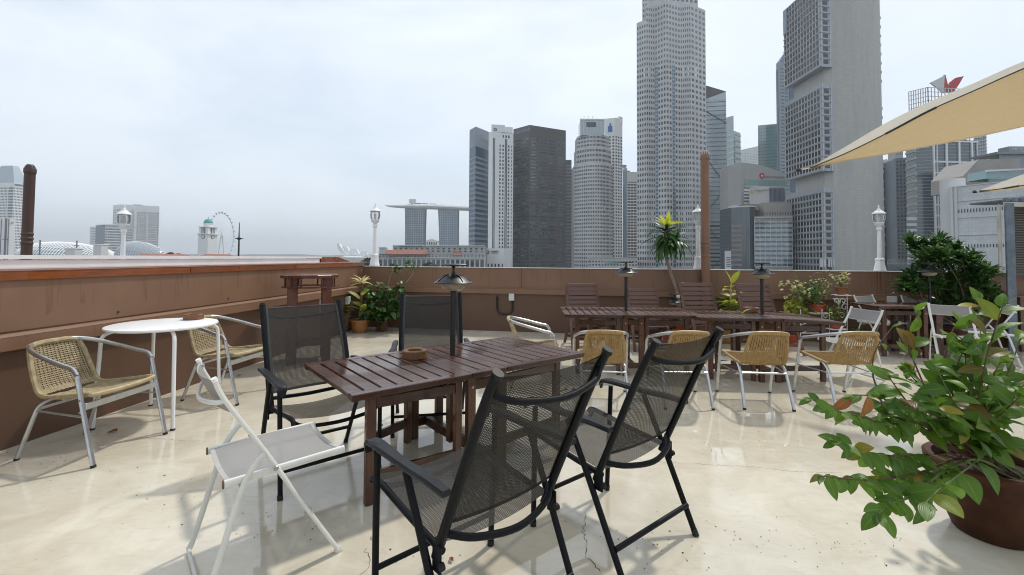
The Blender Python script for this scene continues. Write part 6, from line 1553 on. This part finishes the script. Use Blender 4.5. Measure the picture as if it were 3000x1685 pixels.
for k in range(44):
    e = Vector((A2.rr.uniform(-.36, .50), A2.rr.uniform(-.35, .2), A2.rr.uniform(.25, 1.0))); A2.stem([(0, 0, .18), e * .5 + Vector((0, 0, .12)), e], .006, .003, M_STEMG, n=5)
    for j in range(7): A2.leaf(e * A2.rr.uniform(.55, 1.02) + Vector((0, 0, .05)), rdir(A2.rr, -.5, .6), A2.rr.choice(gl5 if A2.rr.random() < .7 else gm5), A2.rr.uniform(.7, 1.1))
for tip, x2 in (((.33, .05, 1.28), .18), ((.50, -.05, 1.42), .62)):
    Q = A2.stem([(.05, 0, .2), (x2 * .55, 0, .8), (x2, .0, 1.18), tip], .010, .006, M_STEMP)
    for k in range(18): A2.leaf(Q[-1 - k // 4] + Vector((A2.rr.uniform(-.05, .07), A2.rr.uniform(-.05, .05), A2.rr.uniform(-.02, .03))), rdir(A2.rr, -.6, .7), A2.rr.choice(gm5), A2.rr.uniform(.5, .8))
A2.finish()
# dracaena
bp_ = pd(1992, 890, 8.72); p = Vector((bp_.x, 8.62, 0)); DR = Plant('dracaena', 'tall dracaena with a yellow crown leaning above the back wall', p, 'plant', seed=10); DR.pot(.15, .11, .27, M_POTR)
W3 = lambda px, py, Y=8.62: pd(px, py, Y) - p
Q = DR.stem([(.0, 0, .22), W3(1985, 865), W3(1965, 800), W3(1950, 750), W3(1948, 700), W3(1952, 672)], .030, .024, M_STEMP, 'trunk', 10); DR.stem([W3(1950, 745), W3(1978, 735), W3(1982, 700)], .020, .015, M_STEMP, 'branch', 8)
strap_d = leafset(M_LDARK, .56, .085, 5, 21, droop=.85, fold=.25, seg=9, sharp=1.6); strap_m = leafset(M_LMID, .46, .075, 3, 22, droop=.7, fold=.25, seg=9, sharp=1.6); strap_y = leafset(M_LYEL, .36, .085, 4, 23, droop=.25, fold=.25, seg=8, sharp=1.6)
for k in range(130):
    f = DR.rr.random(); c = Q[-1].lerp(Q[-8], f) if len(Q) > 8 else Q[-1]
    if DR.rr.random() < .25: c = W3(1980, 705)
    d = rdir(DR.rr, .5 - 1.25 * f, .95 - 1.15 * f); DR.leaf(c, d, DR.rr.choice(strap_d if DR.rr.random() < .8 else strap_m), DR.rr.uniform(.55, .88), up=(0, 0, 1))
for k in range(15): DR.leaf(W3(1953, 668), rdir(DR.rr, .45, 1), DR.rr.choice(strap_y), DR.rr.uniform(.75, 1.05))
MB().box(W3(1985, 868) + Vector((0, -.03, 0)), (.055, .055, .06), ch=.008).build('trunk_tie', M_WHITE, DR.r); DR.finish()
dl_ = dup(gl, (pd(1976, 885, 8.35).x, 8.35, -.52), .2, 'black solar lamp head low beside the dracaena trunk', .95)
# yellow green plant
p = Vector((pd(2140, 930, 8.25).x, 8.25, 0)); YP = Plant('dumb_cane', 'yellow green broad leaved plant in a yellow pot between two recliners', p, seed=14); YP.pot(.15, .11, .26, M_POTY)
yl = leafset(M_LYEL, .30, .11, 4, 31, droop=.45, fold=.35, seg=7); lm2 = leafset(M_LLIME, .32, .12, 4, 32, droop=.5, fold=.35, seg=7); gg = leafset(M_LMID, .32, .12, 4, 33, droop=.6, fold=.3, seg=7)
for bx_, hh in ((-.06, .75), (.05, .72), (.0, 1.05)):
    Q = YP.stem([(bx_ * .4, 0, .22), (bx_, 0, hh * .6), (bx_ + .02, 0, hh)], .018, .012, M_LCREAM)
    for k in range(15): f = YP.rr.uniform(.45, 1); YP.leaf(Q[int(f * (len(Q) - 1))], rdir(YP.rr, .0, .8), YP.rr.choice(gg if f < .65 else lm2 if f < .9 else yl), YP.rr.uniform(.7, 1.05))
for d in ((-.35, -.2, 1), (.45, -.2, 1)): YP.leaf((.02, 0, 1.05), d, yl[0], 1.0)
YP.finish()
# small potted plants on the right
def bushpot(name, label, px, py_base, Y, pr, ph, mat, bw_, bh, mats, nl, ls, seed, z0=0., potname='pot', trail=0.):
    x = pd(px, py_base, Y).x; P_ = Plant(name, label, (x, Y, z0), seed=seed); P_.pot(pr, pr * .75, ph, mat, potname, rim=.012); L_ = [leafset(m_, ls, ls * .48, 4, seed + i, droop=.4, fold=.25, seg=5) for i, m_ in enumerate(mats)]
    for k in range(max(6, nl // 9)):
        e = Vector((P_.rr.gauss(0, .42) * bw_, P_.rr.gauss(0, .32) * bw_, ph + bh * P_.rr.uniform(.35, 1.0) - trail * P_.rr.random())); P_.stem([(0, 0, ph * .85), e * .5 + Vector((0, 0, ph * .6)), e], .004, .002, M_STEMG, n=5)
        for j in range(9): P_.leaf(e * P_.rr.uniform(.65, 1.03) + Vector((0, 0, ph * .2 * P_.rr.random())), rdir(P_.rr, -.6, .7), P_.rr.choice(L_[0] if P_.rr.random() < .65 else L_[-1]), P_.rr.uniform(.6, 1.1))
    P_.finish(); return P_
def wz(px, py, Y): return zat(px, py, Y)
bushpot('bushy_potted_plant', 'bushy green plant in a red pot on a shelf of the iron stand', 2397, 925, 7.95, .10, .15, M_POTR, .34, .48, (M_LMID, M_LVAR), 220, .085, 41, wz(2397, 917, 7.95) - .0)
for k_ in range(1): 
    o_ = bpy.data.objects[kids(COL.objects[-1])[0].name] if False else None
bushpot('variegated_potted_plant', 'pale variegated plant in a terracotta pot standing highest on the iron stand', 2465, 862, 7.9, .085, .13, M_POT, .22, .34, (M_LVAR, M_LCREAM), 110, .075, 43, wz(2465, 863, 7.9))
bushpot('small_potted_plant', 'small bright green plant in a red pot on the lower shelf of the iron stand', 2448, 962, 7.75, .085, .13, M_POTR, .26, .30, (M_LMID, M_LLIME), 150, .07, 45, wz(2448, 962, 7.75))
bushpot('low_potted_plant', 'low plant in a red pot under the white folding chairs', 2520, 985, 7.8, .12, .20, M_POTR, .22, .18, (M_LMID, M_LDARK), 70, .08, 47)
bushpot('low_potted_plant', 'small plant in a red pot behind the second recliner from the left', 1957, 985, 8.2, .11, .24, M_POTR, .2, .16, (M_LMID, M_LDARK), 60, .08, 49)
bushpot('low_potted_plant', 'sparse plant in a red pot at the foot of the trellis', 2322, 985, 8.0, .13, .20, M_POTR, .2, .12, (M_LMID, M_LVAR), 40, .07, 51)
# trellis with a climbing plant
p = Vector((pd(2330, 950, 8.05).x, 8.05, 0)); TR = Plant('climbing_plant', 'variegated creeper climbing a thin wire hoop trellis', p, seed=17); TR.pot(.12, .09, .22, M_POTB)
T3 = lambda px, py, Y=8.05: pd(px, py, Y) - p
MB().tube(round_path([T3(2302, 940), T3(2303, 800), T3(2308, 793), T3(2325, 793), T3(2338, 800), T3(2340, 940)], .09, 6), .006, 6).build('wire_hoop', M_WIRE, TR.r); MB().tube(smooth([T3(2375, 815), T3(2392, 799), T3(2412, 806), T3(2421, 830), T3(2416, 855), T3(2410, 885)], 6), .006, 6).build('wire_hoop', M_WIRE, TR.r)
for y in (820, 845, 855, 875): MB().tube([T3(2302, y), T3(2339, y + 1)], .0045, 5).build('wire_rung', M_WIRE, TR.r)
ivy = leafset(M_LVAR, .12, .09, 4, 61, droop=.3, fold=.2, seg=5); ivl = leafset(M_LLIME, .15, .12, 4, 62, droop=.35, fold=.25, seg=5); ivg = leafset(M_LMID, .10, .05, 3, 63, droop=.3, fold=.2, seg=5)
for k in range(130):
    x = TR.rr.gauss(2330, 18); y = TR.rr.uniform(822, 915); c = T3(x + (y - 870) * .12, y, 8.05 + TR.rr.uniform(-.12, .08)); TR.leaf(c, rdir(TR.rr, -.7, .5), TR.rr.choice(ivy if y < 880 else ivl), TR.rr.uniform(.55, .95))
for k in range(90): TR.leaf(T3(TR.rr.gauss(2365, 16), TR.rr.uniform(835, 905), 8.1 + TR.rr.uniform(-.1, .1)), rdir(TR.rr, -.6, .6), TR.rr.choice(ivg if TR.rr.random() < .7 else ivy), TR.rr.uniform(.7, 1.1))
for k in range(10): TR.stem([(0, 0, .2), T3(2325 + TR.rr.uniform(-10, 25), 900), T3(2320 + TR.rr.uniform(-15, 45), TR.rr.uniform(825, 870))], .004, .002, M_STEMG, n=5)
TR.finish()
# white wrought iron plant stand
x0 = pd(2345, 960, 7.95).x; x1 = pd(2482, 960, 7.85).x; t = thing('plant_stand', 'white wrought iron plant stand with curled scrolls holding the small pots', 'plant stand', ((x0 + x1) / 2, 7.88, 0)); I3 = lambda px, py, Y=7.84: pd(px, py, Y) - Vector(t.location)
def scroll(c, r_, a0, turns, sgn=1): return [c + Vector((math.cos(a0 + sgn * turns * 2 * PI * k / 16) * r_ * (1 - .75 * k / 16), 0, math.sin(a0 + sgn * turns * 2 * PI * k / 16) * r_ * (1 - .75 * k / 16))) for k in range(17)]
for x in (2345, 2408, 2430, 2482): MB().tube([I3(x, 1002), I3(x, 905 if x < 2440 else 862)], .007, 6).build('post', M_IRON, t)
for y, a_, c_ in ((917, 2372, 2420), (963, 2425, 2478), (865, 2446, 2486), (976, 2345, 2482), (876, 2440, 2482)): MB().tube([I3(a_, y), I3(c_, y)], .007, 6).build('bar', M_IRON, t)
for (x, y), r_, a0, tn, sg in (((2356, 965), .10, 1.2, .9, 1), ((2392, 955), .11, 2.2, .8, -1), ((2376, 935), .06, 0, .9, 1), ((2450, 882), .055, -.5, 1.1, 1), ((2470, 882), .055, 3.6, 1.1, -1), ((2474, 900), .06, 1, 1, 1), ((2420, 925), .06, .5, 1, 1), ((2466, 925), .06, 2.5, 1, -1), ((2474, 950), .05, 1.5, 1, 1)): MB().tube(scroll(I3(x, y), r_, a0, tn, sg), .006, 6).build('scroll', M_IRON, t)
for p_, q_ in (((2448, 880), (2462, 905)), ((2478, 880), (2462, 905)), ((2456, 878), (2456, 908)), ((2372, 945), (2396, 935))): MB().tube([I3(*p_), I3(*q_)], .005, 6).build('lattice_bar', M_IRON, t)
MB().box(I3(2397, 918, 7.95), (.28, .20, .012), ch=.003).build('shelf', M_IRON, t); MB().box(I3(2448, 964, 7.75), (.26, .2, .012), ch=.003).build('shelf', M_IRON, t); MB().box(I3(2465, 864.5, 7.9), (.22, .2, .012), ch=.003).build('shelf', M_IRON, t)
# big shrub
p = Vector((pd(2810, 960, 7.66).x, 7.66, 0)); SH = Plant('whorled_shrub', 'large dark shrub with whorled narrow leaves overgrowing the back wall on the right', p, 'shrub', seed=23, cap=300); SH.pot(.26, .2, .4, M_POTB)
S3 = lambda px, py, Y: pd(px, py, Y) - p
wl = leafset(M_LDARK, .215, .046, 5, 71, droop=.35, fold=.3, seg=5, sharp=1.3); wm = leafset(M_LMID, .20, .045, 3, 72, droop=.3, fold=.3, seg=5, sharp=1.3)
tips = [(2665, 705), (2690, 735), (2725, 705), (2760, 702), (2775, 725), (2740, 740), (2700, 770), (2675, 800), (2650, 820), (2690, 840), (2735, 830), (2780, 770), (2815, 745), (2840, 760), (2860, 775), (2885, 785), (2915, 792), (2900, 800), (2830, 800), (2790, 810), (2850, 745), (2800, 720), (2745, 770), (2720, 800), (2670, 865), (2700, 880), (2760, 860), (2820, 835), (2870, 830), (2900, 845), (2920, 860), (2890, 880), (2840, 870), (2800, 885), (2770, 890), (2850, 900), (2905, 900), (2650, 880), (2735, 900), (2700, 715), (2760, 750), (2825, 775), (2870, 805), (2640, 840), (2710, 750), (2790, 745), (2860, 815), (2780, 840)]
for k, (x, y) in enumerate(tips):
    if x < 2735 and y > 845: continue
    Y_ = 7.62 + SH.rr.uniform(-.32, .28); e = S3(x, y, Y_); mid_ = e * .55 + Vector((SH.rr.uniform(-.15, .15), SH.rr.uniform(-.1, .1), .15)); SH.stem([(SH.rr.uniform(-.08, .08), SH.rr.uniform(-.05, .05), .35), mid_, e], .014, .006, M_STEMP if k % 9 == 0 else M_TRUNK, 'branch', 6)
    ax = (e - mid_).normalized()
    for j in range(56):
        d = (ax * SH.rr.uniform(.1, 1.0) + rdir(SH.rr, -.5, .8) * .9); SH.leaf(e - ax * .16 * SH.rr.random() + rdir(SH.rr) * .05, d, SH.rr.choice(wl if SH.rr.random() < .78 else wm), SH.rr.uniform(.7, 1.1))
SH.finish()
# dry leaves on the floor
fl = leafset(M_LBROWN, .11, .06, 2, 81, droop=.2, fold=.5, seg=6)
for i, (px, py, rz, s_, lab) in enumerate(((341, 1268, 1.2, .9, 'curled dry brown leaf on the floor under the white round table'), (1325, 1652, .4, .35, 'tiny dry leaf on the floor under the nearest black armchair'), (708, 1102, 2., .55, 'small dry leaf on the floor behind the white folding chair'))):
    p = pz(px, py, 0); o = link('dry_leaf', fl[i % 2], None, (p.x, p.y, .012), (0, 0, rz), s_); tag(o, lab, 'leaf')
o = link('fallen_leaf', lm2[1], None, (pz(2200, 906, .84).x, pz(2200, 906, .84).y - .04, .845), (0, 0, 1.3), .5); tag(o, 'pale green leaf lying on the ashtray of the back row table', 'leaf')

# grit and leaf bits lying on the floor
rr = random.Random(77); m = MB()
for (cx_, cy_), sx_, sy_, n_ in (((150, 1360), 170, 40, 34), ((330, 1450), 300, 60, 26), ((760, 1560), 260, 90, 40), ((1200, 1620), 200, 50, 26), ((1900, 1600), 160, 60, 40), ((2200, 1580), 220, 80, 46), ((2560, 1610), 170, 50, 40), ((2150, 1300), 260, 40, 30), ((2050, 1180), 300, 30, 60), ((1000, 1130), 200, 40, 16), ((620, 1200), 120, 30, 14)):
    for k in range(n_):
        x_, y_ = rr.gauss(cx_, sx_ * .6), rr.gauss(cy_, sy_ * .6)
        if y_ < 1000: continue
        p = pz(x_, y_, 0); a = rr.uniform(0, PI); l_ = rr.uniform(.002, .0055) * (1.6 if rr.random() < .1 else 1); w_ = l_ * rr.uniform(.3, .8); c, s_ = math.cos(a), math.sin(a)
        m.add([(p.x + c * l_, p.y + s_ * l_, .0015), (p.x - s_ * w_, p.y + c * w_, .004), (p.x - c * l_, p.y - s_ * l_, .0015), (p.x + s_ * w_, p.y - c * w_, .003)], [(0, 1, 2, 3)])
m.build('floor_grit', M_SOIL, smooth=False, kind='stuff')

# ---------------------------------------------------------------- humid air over the city
hz_m = bpy.data.materials.new('haze_air'); hz_m.use_nodes = True; hn = hz_m.node_tree; hn.nodes.clear()
ho = hn.nodes.new('ShaderNodeOutputMaterial'); hv = hn.nodes.new('ShaderNodeVolumePrincipled')
hv.inputs['Color'].default_value = (.86, .91, .96, 1); hv.inputs['Density'].default_value = .00016; hv.inputs['Anisotropy'].default_value = 0.2
hn.links.new(hv.outputs[0], ho.inputs['Volume'])
MB().box((0, 3800, 161), (14400, 10800, 368)).build('haze', hz_m, smooth=False, kind='stuff')
